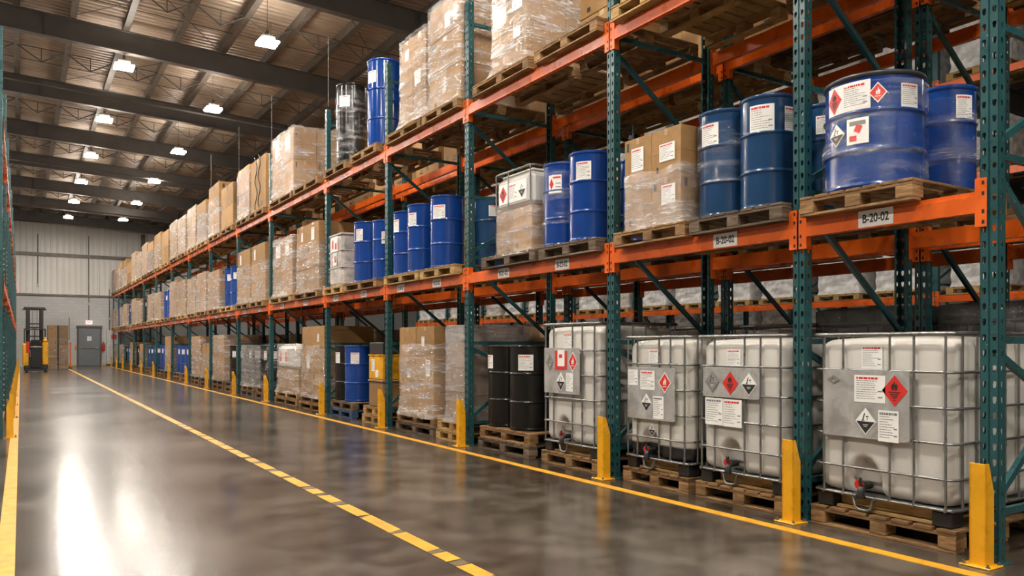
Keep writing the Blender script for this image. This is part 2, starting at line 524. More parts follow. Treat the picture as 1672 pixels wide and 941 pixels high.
# yellow lines
mb = MB(); mb.box(4.63, 4.73, Y0 + 1, 56.6, 0, 0.003)
struct(node('trim_1', data=mb.mesh('rack_line', ['line'])))
mb = MB(); mb.box(-0.13, -0.03, 4, 56.6, 0, 0.003)
struct(node('trim_2', data=mb.mesh('left_line', ['line'])))
mb = MB()
y = -2.0
rr = random.Random(5)
while y < 50:
    L = rr.uniform(0.22, 0.62) if y < 14 else rr.uniform(0.8, 1.8)
    e0 = rr.uniform(-0.05, 0.05); e1 = rr.uniform(-0.05, 0.05)
    mb.add([(2.21, y + e0, 0.003), (2.32, y + e0 * 0.3 + 0.03, 0.003), (2.32, y + L + e1 + 0.03, 0.003), (2.21, y + L, 0.003)], [(0, 1, 2, 3)], 0)
    g = rr.uniform(0.05, 0.14)
    mb.add([(2.212, y + L, 0.0022), (2.318, y + L + 0.03, 0.0022), (2.318, y + L + g + 0.03, 0.0022), (2.212, y + L + g, 0.0022)], [(0, 1, 2, 3)], 1)
    y += L + g
struct(node('trim_3', data=mb.mesh('aisle_line', ['line', 'tapeblack'])))

# far wall: block below, ribbed cladding above, openings simply carry the door in front
def ribbed_wall(axis, a0, a1, pos, z0, z1f, sgn, pitch=0.33, dep=0.03):
    m_ = MB(); a = a0
    seq = [(0, 0), (0.1, 0), (0.13, 1), (0.2, 1), (0.23, 0)]
    pts = []
    while a < a1:
        for q, d in seq:
            if a + q <= a1: pts.append((a + q, d * dep * sgn))
        a += pitch
    pts.append((a1, 0))
    vs = []
    for q, d in pts:
        zt = z1f(q) if callable(z1f) else z1f
        if axis == 'x': vs += [(q, pos + d, z0), (q, pos + d, zt)]
        else: vs += [(pos + d, q, z0), (pos + d, q, zt)]
    m_.add(vs, [(2 * i, 2 * i + 2, 2 * i + 3, 2 * i + 1) for i in range(len(pts) - 1)])
    return m_
TOP = lambda x: ROOF(x) + RD + PD + 0.06
mb = MB(); mb.box(X0, X1, Y1, Y1 + 0.2, 0, 4.45)
struct(node('wall_back', data=mb.mesh('wall_back', ['block'])))
w = ribbed_wall('x', X0, X1, Y1, 4.45, TOP, -1)
o = struct(node('wall_back_cladding', data=w.mesh('wall_back_cladding', ['cladding'])))
mb = MB()
for z, h, d in ((4.45, 0.12, 0.1), (6.95, 0.2, 0.16), (9.05, 0.16, 0.2)):
    mb.box(X0, X1, Y1 - d, Y1, z, z + h)
for x in (-0.6, 6.9, 14.4, 21.9, 29.4):
    mb.box(x - 0.12, x + 0.12, Y1 - 0.25, Y1 - 0.02, 0, ROOF(x))
struct(node('trim_4', data=mb.mesh('wall_girts', ['purlin'])))
w = ribbed_wall('x', X0, X1, Y0, 0, TOP, 1)
struct(node('wall_front', data=w.mesh('wall_front', ['cladding'])))
w = ribbed_wall('y', Y0, Y1, X0, 0, TOP(X0), 1)
struct(node('wall_left', data=w.mesh('wall_left', ['cladding'])))
w = ribbed_wall('y', Y0, Y1, X1, 0, TOP(X1), -1)
struct(node('wall_right', data=w.mesh('wall_right', ['cladding'])))

# roof deck, corrugations run across the aisle
mb = MB(); pts = []; y = Y0
while y < Y1:
    for q, d in ((0, 0), (0.09, 0), (0.12, 1), (0.19, 1), (0.22, 0)):
        pts.append((y + q, d * 0.04))
    y += 0.22
vs = []
for q, d in pts:
    q = min(q, Y1)
    vs += [(X0, q, ROOF(X0) + RD + PD + d), (X1, q, ROOF(X1) + RD + PD + d)]
mb.add(vs, [(2 * i, 2 * i + 1, 2 * i + 3, 2 * i + 2) for i in range(len(pts) - 1)])
struct(node('ceiling', data=mb.mesh('ceiling', ['deck'])))

# rafters
RAFT = [16.9 + 5.6 * k for k in range(-4, 8)]
for y in RAFT:
    if not (Y0 < y < Y1): continue
    mb = MB()
    def seg(x0, x1, y0, y1, lo0, hi0):
        a, b_ = ROOF(x0), ROOF(x1)
        vs = [(x0, y0, a + lo0), (x0, y1, a + lo0), (x0, y1, a + hi0), (x0, y0, a + hi0),
              (x1, y0, b_ + lo0), (x1, y1, b_ + lo0), (x1, y1, b_ + hi0), (x1, y0, b_ + hi0)]
        mb.add(vs, [(0, 3, 2, 1), (4, 5, 6, 7), (0, 1, 5, 4), (3, 7, 6, 2), (0, 4, 7, 3), (1, 2, 6, 5)])
    seg(X0, X1, y - 0.1, y + 0.1, 0, 0.02)
    seg(X0, X1, y - 0.1, y + 0.1, RD - 0.02, RD)
    seg(X0, X1, y - 0.008, y + 0.008, 0.02, RD - 0.02)
    x = X0 + 1.5
    while x < X1:
        mb.box(x - 0.006, x + 0.006, y - 0.09, y + 0.09, ROOF(x) + 0.02, ROOF(x) + RD - 0.04)
        x += 7.5
    struct(node('roof_beam', data=mb.mesh('roof_beam', ['steel'])))
# purlins: C sections along the building
PX = [-0.12 + 1.2 * k for k in range(-13, 31)]
for i, x in enumerate(PX):
    if x < X0 + 0.1 or x > X1 - 0.2: continue
    z = ROOF(x) + RD
    mb = MB()
    if True:
        mb.box(x - 0.004, x + 0.004, Y0, Y1, z, z + PD)
        mb.box(x - 0.05, x + 0.1, Y0, Y1, z, z + 0.006)
        mb.box(x - 0.004, x + 0.09, Y0, Y1, z + PD - 0.006, z + PD)
        mb.box(x + 0.084, x + 0.09, Y0, Y1, z, z + 0.03)
    # flange braces from each rafter foot up to the purlin
    if -3 < x < 15:
        for y in RAFT[3:]:
            if y + 0.8 < Y1:
                mb.tube([(x + 0.02, y + 0.05, z - RD + 0.05), (x + 0.02, y + 0.75, z + 0.02)], 0.016, 5)
    struct(node('roof_purlin', data=mb.mesh('roof_purlin', ['purlin'])))
# bridging truss lines and sag rods mid-bay
for k, y in enumerate(RAFT):
    ym = y + 2.8
    if not (Y0 < ym < Y1 - 1) or y < 8: continue
    mb = MB()
    for i in range(len(PX) - 1):
        xa, xb = PX[i], PX[i + 1]
        if xa < -4 or xb > 16: continue
        xm = (xa + xb) / 2
        za, zb = ROOF(xa) + RD, ROOF(xb) + RD
        zl = (za + zb) / 2 - 0.34
        mb.tube([(xa, ym, za + 0.03), (xm, ym, zl)], 0.018, 5)
        mb.tube([(xb, ym, zb + 0.03), (xm, ym, zl)], 0.018, 5)
        mb.tube([(xm, ym, zl - 0.02), (xm, ym, zl + 0.36)], 0.012, 5)
        mb.tube([(xa, ym, za + 0.02), (xb, ym, zb + 0.02)], 0.014, 5)
    struct(node('roof_bracing', data=mb.mesh('roof_bracing', ['steel'])))
    mb = MB()
    for dy in (-1.3, 1.5):
        mb.tube([(-4, ym + dy, ROOF(-4) + RD + 0.12), (15, ym + dy, ROOF(15) + RD + 0.12)], 0.011, 5)
    mb.tube([(1.0, ym - 2.7, ROOF(1) + RD + 0.02), (4.6, ym + 2.7, ROOF(4.6) + RD + 0.02)], 0.01, 5)
    mb.tube([(4.6, ym - 2.7, ROOF(4.6) + RD + 0.02), (1.0, ym + 2.7, ROOF(1) + RD + 0.02)], 0.01, 5)
    mb.tube([(6.0, ym - 2.7, ROOF(6) + RD + 0.02), (9.6, ym + 2.7, ROOF(9.6) + RD + 0.02)], 0.01, 5)
    struct(node('roof_rod', data=mb.mesh('roof_rod', ['steel'])))
# sprinkler mains under the rafters
mb = MB()
for y in (25.9, 37.1, 48.3):
    mb.tube([(-6, y, 8.75 + 0.042 * 6), (20, y, 8.75 - 0.84)], 0.035, 8)
for y in (14.76, 18.81, 22.1, 25.8):
    mb.tube([(5.05, y, 5.96), (5.05, y, 7.3)], 0.008, 6)
struct(node('trim_5', data=mb.mesh('sprinkler_pipes', ['steel'])))

# ------------------------------------------------------------------ high-bay lamps
def lamp_meshes():
    d = {}
    m_ = MB(); m_.box(-0.15, 0.15, -0.15, 0.15, 0.05, 0.17, 0, 0.01)
    for i in range(7):
        m_.box(-0.13 + i * 0.04, -0.12 + i * 0.04, -0.15, 0.15, 0.17, 0.2, 0)
    d['housing'] = m_.mesh('housing', ['steel'])
    m_ = MB(); hw = 0.225
    m_.add([(-hw, -hw, 0), (hw, -hw, 0), (hw, hw, 0), (-hw, hw, 0)], [(0, 3, 2, 1)], 0)
    m_.add([(-hw, -hw, 0), (hw, -hw, 0), (hw, hw, 0), (-hw, hw, 0), (-hw, -hw, 0.05), (hw, -hw, 0.05), (hw, hw, 0.05), (-hw, hw, 0.05)],
           [(0, 1, 5, 4), (1, 2, 6, 5), (2, 3, 7, 6), (3, 0, 4, 7), (4, 5, 6, 7)], 1)
    for k_ in ('lens', 'lens_edge', 'lens_other'):
        d[k_] = m_.mesh('lens', [k_, 'lensrim'])
    m_ = MB(); m_.tube([(0, 0, 0.2), (0, 0, 1.24)], 0.008, 5); m_.box(-0.03, 0.03, -0.03, 0.03, 0.22, 0.32)
    m_.tube([(-0.13, 0, 0.17), (0, 0, 0.3), (0.13, 0, 0.17)], 0.006, 5)
    d['hanger'] = m_.mesh('hanger', ['steel'])
    return d
LD = lamp_meshes()
def lamp(x, y, z, label, group, kind='lens'):
    r = tag(node('high_bay_lamp', loc=(x, y, z)), label, 'ceiling lamp', group)
    for k in ('housing', 'lens', 'hanger'):
        node(k, r, data=LD[kind if k == 'lens' else k])
ROWS = [(2.26, [22.5 + 5.62 * k for k in range(6)], 'aisle', 8.5), (4.92, [18.7 + 6.15 * k for k in range(6)], 'rack edge', 8.42)]
for x, ys, nm, z in ROWS:
    for k, y in enumerate(ys):
        lamp(x, y, z, f'square lit ceiling lamp, {ORD[k + 1]} visible in the row above the {"aisle middle" if nm == "aisle" else "right rack edge"}', 'lamps in view over the aisle', 'lens' if nm == 'aisle' else 'lens_edge')
for x, ys, nm in ((2.26, (-5.6, 0.02, 5.6, 11.26, 16.88), 'aisle middle'), (4.92, (-5.9, 0.25, 6.4, 12.5), 'rack edge'),
                  (-3.1, (-2, 4, 10, 16, 22, 28, 34, 41, 48), 'left aisle, added as fill light'),  # unseen row, added to throw more light on the right rack's front
                  (11.3, (-2, 5, 15, 22, 29, 36, 43, 50), 'next aisle'), (20.8, (2, 17, 26, 34, 42), 'second aisle to the right'),
                  (31, (24, 34, 44), 'third aisle to the right')):
    for k, y in enumerate(ys):
        lamp(x, y, ROOF(x) - 0.4, f'square lit ceiling lamp over the {nm}, {ORD[k + 1]} of its row', 'lamps out of view over the ' + nm, 'lens' if nm in ('aisle middle', 'left aisle, added as fill light') else 'lens_edge' if nm == 'rack edge' else 'lens_other')

# ------------------------------------------------------------------ rack parts
DEP = 1.4
def cell(m_, P, u0, u1, v0, v1, hw, hh):
    """quad with an octagonal hole; P maps (u,v) to a point"""
    cu, cv = (u0 + u1) / 2, (v0 + v1) / 2
    out = [(u0, v0), (cu, v0), (u1, v0), (u1, cv), (u1, v1), (cu, v1), (u0, v1), (u0, cv)]
    inn = [(cu - hw * 0.5, cv - hh), (cu, cv - hh), (cu + hw * 0.5, cv - hh), (cu + hw, cv), (cu + hw, cv + hh * 0.8), (cu, cv + hh),
           (cu - hw, cv + hh * 0.8), (cu - hw, cv)]
    vs = [P(*q) for q in out] + [P(*q) for q in inn]
    m_.add(vs, [(i, (i + 1) % 8, 8 + (i + 1) % 8, 8 + i) for i in range(8)])

def post_mesh(h, far=False, back=False):
    m_ = MB(); wy, dx = 0.054, 0.082
    sx = -1 if back else 1
    X = lambda x: (DEP - x) if back else x
    pitch = 0.095
    n = int(h / pitch)
    if far:
        m_.box(X(0), X(0.004), -wy, wy, 0, h); m_.box(X(0), X(dx), -wy, -wy + 0.004, 0, h); m_.box(X(0), X(dx), wy - 0.004, wy, 0, h)
    else:
        for i in range(n):
            z0, z1 = i * pitch, (i + 1) * pitch
            for (a, b_) in ((-wy, -0.006), (0.006, wy)):
                cell(m_, lambda u, v: (X(0), u, v), a, b_, z0, z1, 0.0115, 0.021)
            for yy in (-wy, wy):
                cell(m_, lambda u, v: (X(u), yy, v), 0, dx, z0, z1, 0.0095, 0.017)
        H = n * pitch
        # centre groove and lips
        m_.add([(X(0), -0.006, 0), (X(0.008), -0.003, 0), (X(0.008), 0.003, 0), (X(0), 0.006, 0), (X(0), -0.006, H), (X(0.008), -0.003, H), (X(0.008), 0.003, H), (X(0), 0.006, H)],
               [(0, 1, 5, 4), (1, 2, 6, 5), (2, 3, 7, 6)])
        for s_ in (-1, 1):
            m_.box(X(dx - 0.003), X(dx), s_ * wy, s_ * (wy - 0.018), 0, H)
            m_.box(X(0), X(0.003), s_ * wy, s_ * (wy - 0.004), 0, H)
    return m_.mesh('post', ['teal'])

def foot_mesh(back=False):
    m_ = MB(); x0 = DEP - 0.11 if back else -0.03
    m_.box(x0, x0 + 0.14, -0.085, 0.085, 0, 0.008, 0)
    for s_ in (-1, 1):
        m_.tube([(x0 + 0.03, s_ * 0.07, 0.008), (x0 + 0.03, s_ * 0.07, 0.03)], 0.009, 6, 0)
    return m_.mesh('footplate', ['teal'])

def brace_mesh(z0, z1):
    m_ = MB()
    p, q = Vector((0.05, 0, z0)), Vector((DEP - 0.05, 0, z1))
    d = (q - p).normalized(); u = Vector((-d.z, 0, d.x)) * 0.022
    t = Vector((0, 0.016, 0))
    vs = []
    for c_ in (p, q):
        vs += [c_ - u - t, c_ + u - t, c_ + u + t, c_ - u + t]
    m_.add(vs, [(0, 1, 5, 4), (0, 4, 7, 3), (1, 2, 6, 5), (2, 3, 7, 6), (0, 3, 2, 1), (4, 5, 6, 7)])
    return m_.mesh('brace', ['teal'])

BR_H = [0.3, 1.36, 2.5, 3.3, 4.42, 5.6]
BR_D = [(0.36, 1.3), (1.3, 0.72), (2.42, 1.42), (2.56, 3.24), (4.28, 3.36), (4.48, 5.54)]
FM = {}
for h in (5.95, 8.1):
    for far in (False, True):
        for bk in (False, True):
            FM[(h, far, bk)] = post_mesh(h, far, bk)
FM['foot'] = foot_mesh(); FM['footb'] = foot_mesh(True)
FM['braces'] = [brace_mesh(z, z) for z in BR_H] + [brace_mesh(a, b_) for a, b_ in BR_D]
m_ = MB()
for me in FM['braces']:
    o = len(m_.v)
    m_.v += [tuple(v.co) for v in me.vertices]
    for p in me.polygons:
        m_.f.append([o + i for i in p.vertices]); m_.m.append(0); m_.s.append(False)
FM['lattice'] = m_.mesh('bracing', ['teal'])

def frame(x, y, rz, label, group, detail=2, h=5.95):
    r = tag(node('rack_upright_frame', loc=(x, y, 0), rz=rz), label, 'rack frame', group)
    far = detail == 0
    node('post', r, data=FM[(h, far, False)]); node('post', r, data=FM[(h, far, True)])
    if detail == 2:
        node('footplate', r, data=FM['foot']); node('footplate', r, data=FM['footb'])
        for me in FM['braces']: node('brace', r, data=me)
    else:
        node('bracing', r, data=FM['lattice'])
    return r

def connector(s_):
    m_ = MB()
    a, b_ = (0.008, 0.078)
    y0, y1 = (a, b_) if s_ > 0 else (-b_, -a)
    m_.box(-0.016, -0.01, y0, y1, -0.225, 0.075, 0, 0.002)
    yr = 0.0575 * s_
    m_.box(-0.012, 0.06, yr, yr + 0.008 * s_, -0.225, 0.075, 0, 0.001)
    yc = 0.028 * s_
    for z in (0.045, -0.02, -0.13, -0.195):
        m_.box(-0.0175, -0.0155, yc - 0.008, yc + 0.008, z - 0.012, z + 0.012, 1, 0.0006)
    return m_.mesh('end_connector', ['orange', 'dark'])
CN = {1: connector(1), -1: connector(-1)}
_beam = {}
def beam_mesh(L):
    k = round(L, 3)
    if k not in _beam:
        m_ = MB()
        prof = [(-0.014, -0.135), (-0.014, -0.03), (0.004, -0.024), (0.004, 0.0), (0.038, 0.0), (0.038, -0.135)]
        m_.prism(prof, 'y', 0.064, L - 0.064)
        m_.box(-0.0165, -0.0135, 0.07, L - 0.07, -0.135, -0.127)
        _beam[k] = m_.mesh('beam_bar', ['orange'])
    return _beam[k]
m_ = MB(); m_.box(-0.0165, -0.0145, -0.13, 0.13, -0.0575, 0.0575, 0); PLAC = m_.mesh('placard', ['white'])
m_ = MB(); m_.box(-0.0165, -0.0145, -0.06, 0.06, -0.03, 0.03, 0)
for i in range(3): m_.box(-0.0172, -0.0164, -0.045 + i * 0.032, -0.025 + i * 0.032, -0.015, 0.015, 1)
STICK = m_.mesh('sticker', ['white', 'greyink'])

def beam(x, y0, y1, z, rz, label, group, placs=(), stickers=()):
    """rz=0 faces -x; rz=pi faces +x"""
    L = y1 - y0
    if rz: r = node('rack_beam', loc=(x, y1, z), rz=PI)
    else: r = node('rack_beam', loc=(x, y0, z))
    tag(r, label, 'rack beam', group)
    node('beam_bar', r, data=beam_mesh(L))
    node('end_connector', r, data=CN[1])
    node('end_connector', r, loc=(0, L, 0), data=CN[-1])
    for (py, s_) in placs:
        p = node('location_placard', r, loc=(0, py - y0, -0.07), data=PLAC)
        t = node('lettering', p, loc=(-0.0172, 0, -0.002), data=text_mesh(s_, 0.084, 'ink', 0.02, 0.74))
        t.rotation_euler = (PI / 2, 0, -PI / 2)
    for py in stickers:
        node('sticker', r, loc=(0, py - y0, -0.075), data=STICK)
    return r

# bollards (post protectors)
def guard_mesh():
    m_ = MB(); w_, dp, h, t = 0.05, 0.085, 0.62, 0.008
    m_.box(0, t, -w_, w_, 0, h, 0, 0.002)
    for s_ in (-1, 1):
        ya, yb = (w_ - t, w_) if s_ > 0 else (-w_, -w_ + t)
        m_.prism([(0.0, 0.0), (dp, 0.0), (dp, h - 0.17), (dp * 0.35, h), (0.0, h)], 'y', ya, yb)
    # bevelled front edges read as a folded plate
    return m_.mesh('guard_plate', ['yellow'])
GM = guard_mesh()
m_ = MB(); m_.box(-0.045, 0.12, -0.09, 0.09, 0, 0.011, 0, 0.003)
GB = m_.mesh('base_plate', ['yellow'])
m_ = MB(); m_.lathe([(0, 0.03), (0.007, 0.03), (0.007, 0.018), (0.013, 0.018), (0.013, 0.011)], 8); GA = m_.mesh('anchor_bolt', ['galv'])
def guard(x, y, rz, label, group, detail=True):
    r = tag(node('post_protector', loc=(x, y, 0), rz=rz), label, 'post protector', group)
    node('guard_plate', r, data=GM); node('base_plate', r, data=GB)
    if detail:
        for px, py in ((-0.028, -0.072), (-0.028, 0.072), (0.103, -0.072), (0.103, 0.072)):
            node('anchor_bolt', r, loc=(px, py, 0), data=GA)

FY = [2.504, 3.883, 6.123, 9.111, 11.80, 14.76, 18.81, 22.1, 25.8, 29.4, 33.2, 37.4, 41.5, 45.6, 49.6, 53.0, 56.2]
LV = [0.0, 2.28, 4.50]
RX = 5.0
for i, y in enumerate(FY):
    dt = 2 if i < 7 else 1 if i < 10 else 0
    frame(RX, y, 0, f'teal perforated steel upright frame of the right rack, {ORD[i + 1]} from the near end', 'upright frames of the right rack', dt)
    guard(RX - 0.13, y, 0, f'yellow steel protector at the foot of the {ORD[i + 1]} upright, right rack', 'yellow post protectors along the right rack', i < 7)
PLACARDS = {1: [(3.244, 'B-20-02')], 2: [(4.603, 'B-20-02')], 3: [(6.93, 'B-22-02'), (8.15, 'B-21-02')], 4: [(9.96, 'B-23-02'), (11.2, 'B-24-02')],
            5: [(12.75, 'B-25-02'), (14.15, 'B-26-02')], 6: [(16.0, 'B-27-02'), (17.7, 'B-28-02')]}
for b_ in range(1, len(FY)):
    ya, yb = FY[b_ - 1], FY[b_]
    for lv in (1, 2):
        nm = {1: 'lower', 2: 'upper'}[lv]
        pl = PLACARDS.get(b_, [(ya + (yb - ya) * 0.27, f'B-{27 + b_}-02'), (ya + (yb - ya) * 0.72, f'B-{28 + b_}-02')]) if lv == 1 else []
        st = [] if lv == 1 or b_ < 5 else [ya + (yb - ya) * 0.3, ya + (yb - ya) * 0.7]
        beam(RX, ya, yb, LV[lv], 0, f'orange {nm} front beam of the right rack, {ORD[b_]} bay from near end', f'{nm} front beams of the right rack', pl, st)
        if b_ < 12:
            beam(RX + DEP, ya, yb, LV[lv], PI, f'orange {nm} rear beam of the right rack, {ORD[b_]} bay from near end', f'{nm} rear beams of the right rack')
# the rack standing back to back behind it
R2 = RX + DEP + 0.22
for i, y in enumerate(FY[:11]):
    frame(R2, y, 0, f'dark teal upright frame of the rack behind the right rack, {ORD[i + 1]} from near end', 'upright frames of the rack behind', 2 if i < 4 else 1)
for b_ in range(1, 11):
    ya, yb = FY[b_ - 1], FY[b_]
    for lv in (1, 2):
        nm = {1: 'lower', 2: 'upper'}[lv]
        beam(R2, ya, yb, LV[lv], 0, f'orange {nm} near beam of the rack behind, {ORD[b_]} bay from near end', f'{nm} beams of the rack behind')
        beam(R2 + DEP, ya, yb, LV[lv], PI, f'orange {nm} far beam of the rack behind, {ORD[b_]} bay from near end', f'{nm} beams of the rack behind')
# left rack
LX = -0.22
LY = [13.4 + 3.58 * k for k in range(12)]
for i, y in enumerate(LY):
    frame(LX, y, PI, f'teal upright frame of the left rack at picture edge, {ORD[i + 1]} from near end', 'upright frames of the left rack', 1 if i < 4 else 0)
    guard(LX + 0.13, y, PI, f'yellow steel protector at the {ORD[i + 1]} upright of the left rack', 'yellow post protectors along the left rack', i < 4)
for b_ in range(1, len(LY)):
    for lv in (1, 2):
        nm = {1: 'lower', 2: 'upper'}[lv]
        L = LY[b_] - LY[b_ - 1]
        beam(LX, LY[b_ - 1], LY[b_], LV[lv], PI, f'orange {nm} front beam of the left rack, {ORD[b_]} bay from near end', f'{nm} front beams of the left rack',
             [], [LY[b_ - 1] + L * 0.3, LY[b_ - 1] + L * 0.7])

# ------------------------------------------------------------------ pallets
def pallet_parts(mat):
    D, Wd = 1.2, 1.0
    d = {}
    m_ = MB(); n = 7; bw = 0.118; gap = (Wd - n * bw) / (n - 1)
    for i in range(n):
        y = -Wd / 2 + i * (bw + gap)
        m_.box(0, D, y, y + bw, 0.122, 0.143 + (i % 3) * 0.001, 0, 0.003)
    for x in (0.0, D / 2 - 0.06, D - 0.12):
        m_.box(x + 0.004, x + 0.12, -Wd / 2, Wd / 2, 0.1, 0.1215, 0, 0.002)
    d['deck'] = m_.mesh('deck', [mat])
    m_ = MB()
    m_.box(0.003, 0.1, -Wd / 2, Wd / 2, 0.0, 0.018, 0, 0.002)
    d['bottom_board'] = m_.mesh('bottom_board', [mat])
    m_ = MB(); m_.box(0, 0.13, -0.06, 0.06, 0.0185, 0.0995, 0, 0.004)
    d['block'] = m_.mesh('block', [mat])
    m_ = MB()
    for me, dx_ in ((d['deck'], 0), (d['bottom_board'], 0), (d['bottom_board'], D / 2 - 0.05), (d['bottom_board'], D - 0.1)):
        o = len(m_.v); m_.v += [(v.co.x + dx_, v.co.y, v.co.z) for v in me.vertices]
        for p in me.polygons:
            m_.f.append([o + i for i in p.vertices]); m_.m.append(0); m_.s.append(False)
    for x in (0, D / 2 - 0.065, D - 0.13):
        for y in (-Wd / 2, -0.06, Wd / 2 - 0.12):
            m_.box(x, x + 0.13, y, y + 0.12, 0.0185, 0.0995)
    d['whole'] = m_.mesh('pallet', [mat])
    return d
PL = {k: pallet_parts(k) for k in ('wood', 'woodpale', 'woodgrey', 'palletblue')}
PH = 0.146
def pallet(x, y0, y1, z, label, group, mat='wood', detail=False, depth=1.2, rz=0.0):
    w_ = y1 - y0; s_ = (depth / 1.2, w_, 1)
    nm = 'plastic_pallet' if mat == 'palletblue' else 'wooden_pallet'
    if not detail:
        r = node(nm, loc=(x, (y0 + y1) / 2, z), rz=rz, data=PL[mat]['whole'], scale=s_)
        return tag(r, label, 'pallet', group)
    r = tag(node(nm, loc=(x, (y0 + y1) / 2, z), rz=rz), label, 'pallet', group)
    node('deck', r, data=PL[mat]['deck'], scale=s_)
    for bx in (0, depth / 2 - 0.05, depth - 0.1):
        node('bottom_board', r, loc=(bx, 0, 0), data=PL[mat]['bottom_board'], scale=(1, w_, 1))
    for bx in (0, depth / 2 - 0.065, depth - 0.13):
        for by in (-w_ / 2 + 0.06, 0, w_ / 2 - 0.06):
            node('block', r, loc=(bx, by, 0), data=PL[mat]['block'])
    return r

# ------------------------------------------------------------------ labels in 2-D (s to the right as seen, t up), mapped onto things
def quad2(s0, s1, t0, t1): return [(s0, t0), (s1, t0), (s1, t1), (s0, t1)]
def sheet(w_, h, seed=0, head='red', cols=1, dia=False):
    """paper with printed rows: list of (mat, layer, polygon)"""
    rd = random.Random(seed)
    P = [('white', 0, quad2(-w_ / 2, w_ / 2, -h / 2, h / 2))]
    mg = w_ * 0.07
    t = h / 2 - h * 0.1
    s_ = -w_ / 2 + mg
    if head:
        while s_ < w_ * (0.28 if head == 'red' else 0.3):
            l = rd.uniform(0.04, 0.16) * w_
            P.append((head, 1, quad2(s_, min(s_ + l, w_ / 2 - mg), t - h * 0.045, t + h * 0.03)))
            s_ += l + w_ * 0.02
        t -= h * 0.1
    rows = 9
    dt = (t + h / 2 - h * 0.06) / rows
    for i in range(rows):
        for c in range(cols):
            a = -w_ / 2 + mg + c * (w_ - mg) / cols
            e = a + (w_ - 2 * mg) / cols * rd.uniform(0.45, 0.95)
            while a < e:
                l = rd.uniform(0.04, 0.13) * w_
                P.append(('greyink', 1, quad2(a, min(a + l, e), t - h * 0.012, t + h * 0.008)))
                a += l + w_ * 0.02
        t -= dt
    P.append(('greyink', 1, quad2(w_ * 0.27, w_ * 0.42, -h * 0.1, -h * 0.06)))
    P.append(('greyink', 1, quad2(w_ * 0.27, w_ * 0.42, -h * 0.32, -h * 0.28)))
    return P
def diamond(a, kind, cs=0, ct=0, k=1.0):
    """hazard diamond, half diagonal a"""
    h = a * k
    def dm(q): return [(cs, ct - h * q), (cs + a * q, ct), (cs, ct + h * q), (cs - a * q, ct)]
    P = []
    if kind == 'flame':
        P.append(('red', 0, dm(1)));
        for q in (0.9,):
            pass
        fl = [(-.2, .05), (-.26, .3), (-.14, .5), (-.1, .32), (0, .64), (.1, .36), (.17, .48), (.25, .25), (.18, .05), (.06, .02), (.03, .25), (-.03, .25), (-.06, .02)]
        P.append(('ink', 2, [(cs + x * a, ct + y_ * h) for x, y_ in fl]))
        P.append(('ink', 2, quad2(cs - .45 * a, cs + .45 * a, ct - .12 * h, ct - .06 * h)))
        for i, (l, t) in enumerate(((.34, -.22), (.28, -.34), (.18, -.46), (.1, -.6))):
            P.append(('ink', 2, quad2(cs - l * a, cs + l * a, ct + (t - .025) * h, ct + (t + .03) * h)))
    elif kind == 'flame_small':
        P.append(('white', 0, dm(1))); P.append(('red', 1, dm(0.86)))
        fl = [(-.22, -.2), (-.2, .2), (-.05, .1), (.02, .5), (.14, .2), (.24, .3), (.2, -.2)]
        P.append(('white', 2, [(cs + x * a, ct + y_ * h) for x, y_ in fl]))
        P.append(('red', 3, [(cs - .05 * a, ct - .15 * h), (cs + .07 * a, ct - .15 * h), (cs + .03 * a, ct + .15 * h)]))
        P.append(('white', 2, quad2(cs - .3 * a, cs + .3 * a, ct - .4 * h, ct - .34 * h)))
    elif kind in ('corrosive', 'faded'):
        wm, im = ('white', 'ink') if kind == 'corrosive' else ('greyink', 'ink')
        P.append((wm, 0, dm(1)))
        q = 0.88
        P.append(('dimgrey' if kind == 'faded' else 'white', 1, dm(q)))
        P.append((im if kind == 'corrosive' else 'greyink', 2, [(cs - a * q, ct), (cs, ct - h * q), (cs + a * q, ct)]))
        P.append((im, 2, [(cs - .32 * a, ct + .08 * h), (cs - .2 * a, ct + .08 * h), (cs - .02 * a, ct + .6 * h), (cs - .12 * a, ct + .6 * h)]))
        P.append((im, 2, [(cs + .05 * a, ct + .3 * h), (cs + .3 * a, ct + .36 * h), (cs + .3 * a, ct + .42 * h), (cs + .05 * a, ct + .4 * h)]))
        P.append((im, 2, quad2(cs + .14 * a, cs + .2 * a, ct + .1 * h, ct + .3 * h)))
        P.append((im, 2, quad2(cs - .4 * a, cs - .1 * a, ct + .05 * h, ct + .1 * h)))
        P.append(('white', 3, quad2(cs - .25 * a, cs + .25 * a, ct - .26 * h, ct - .22 * h)))
        P.append(('white', 3, quad2(cs - .16 * a, cs + .16 * a, ct - .38 * h, ct - .34 * h)))
    return P
def shift(P, ds, dt): return [(m, l, [(a + ds, b_ + dt) for a, b_ in q]) for m, l, q in P]
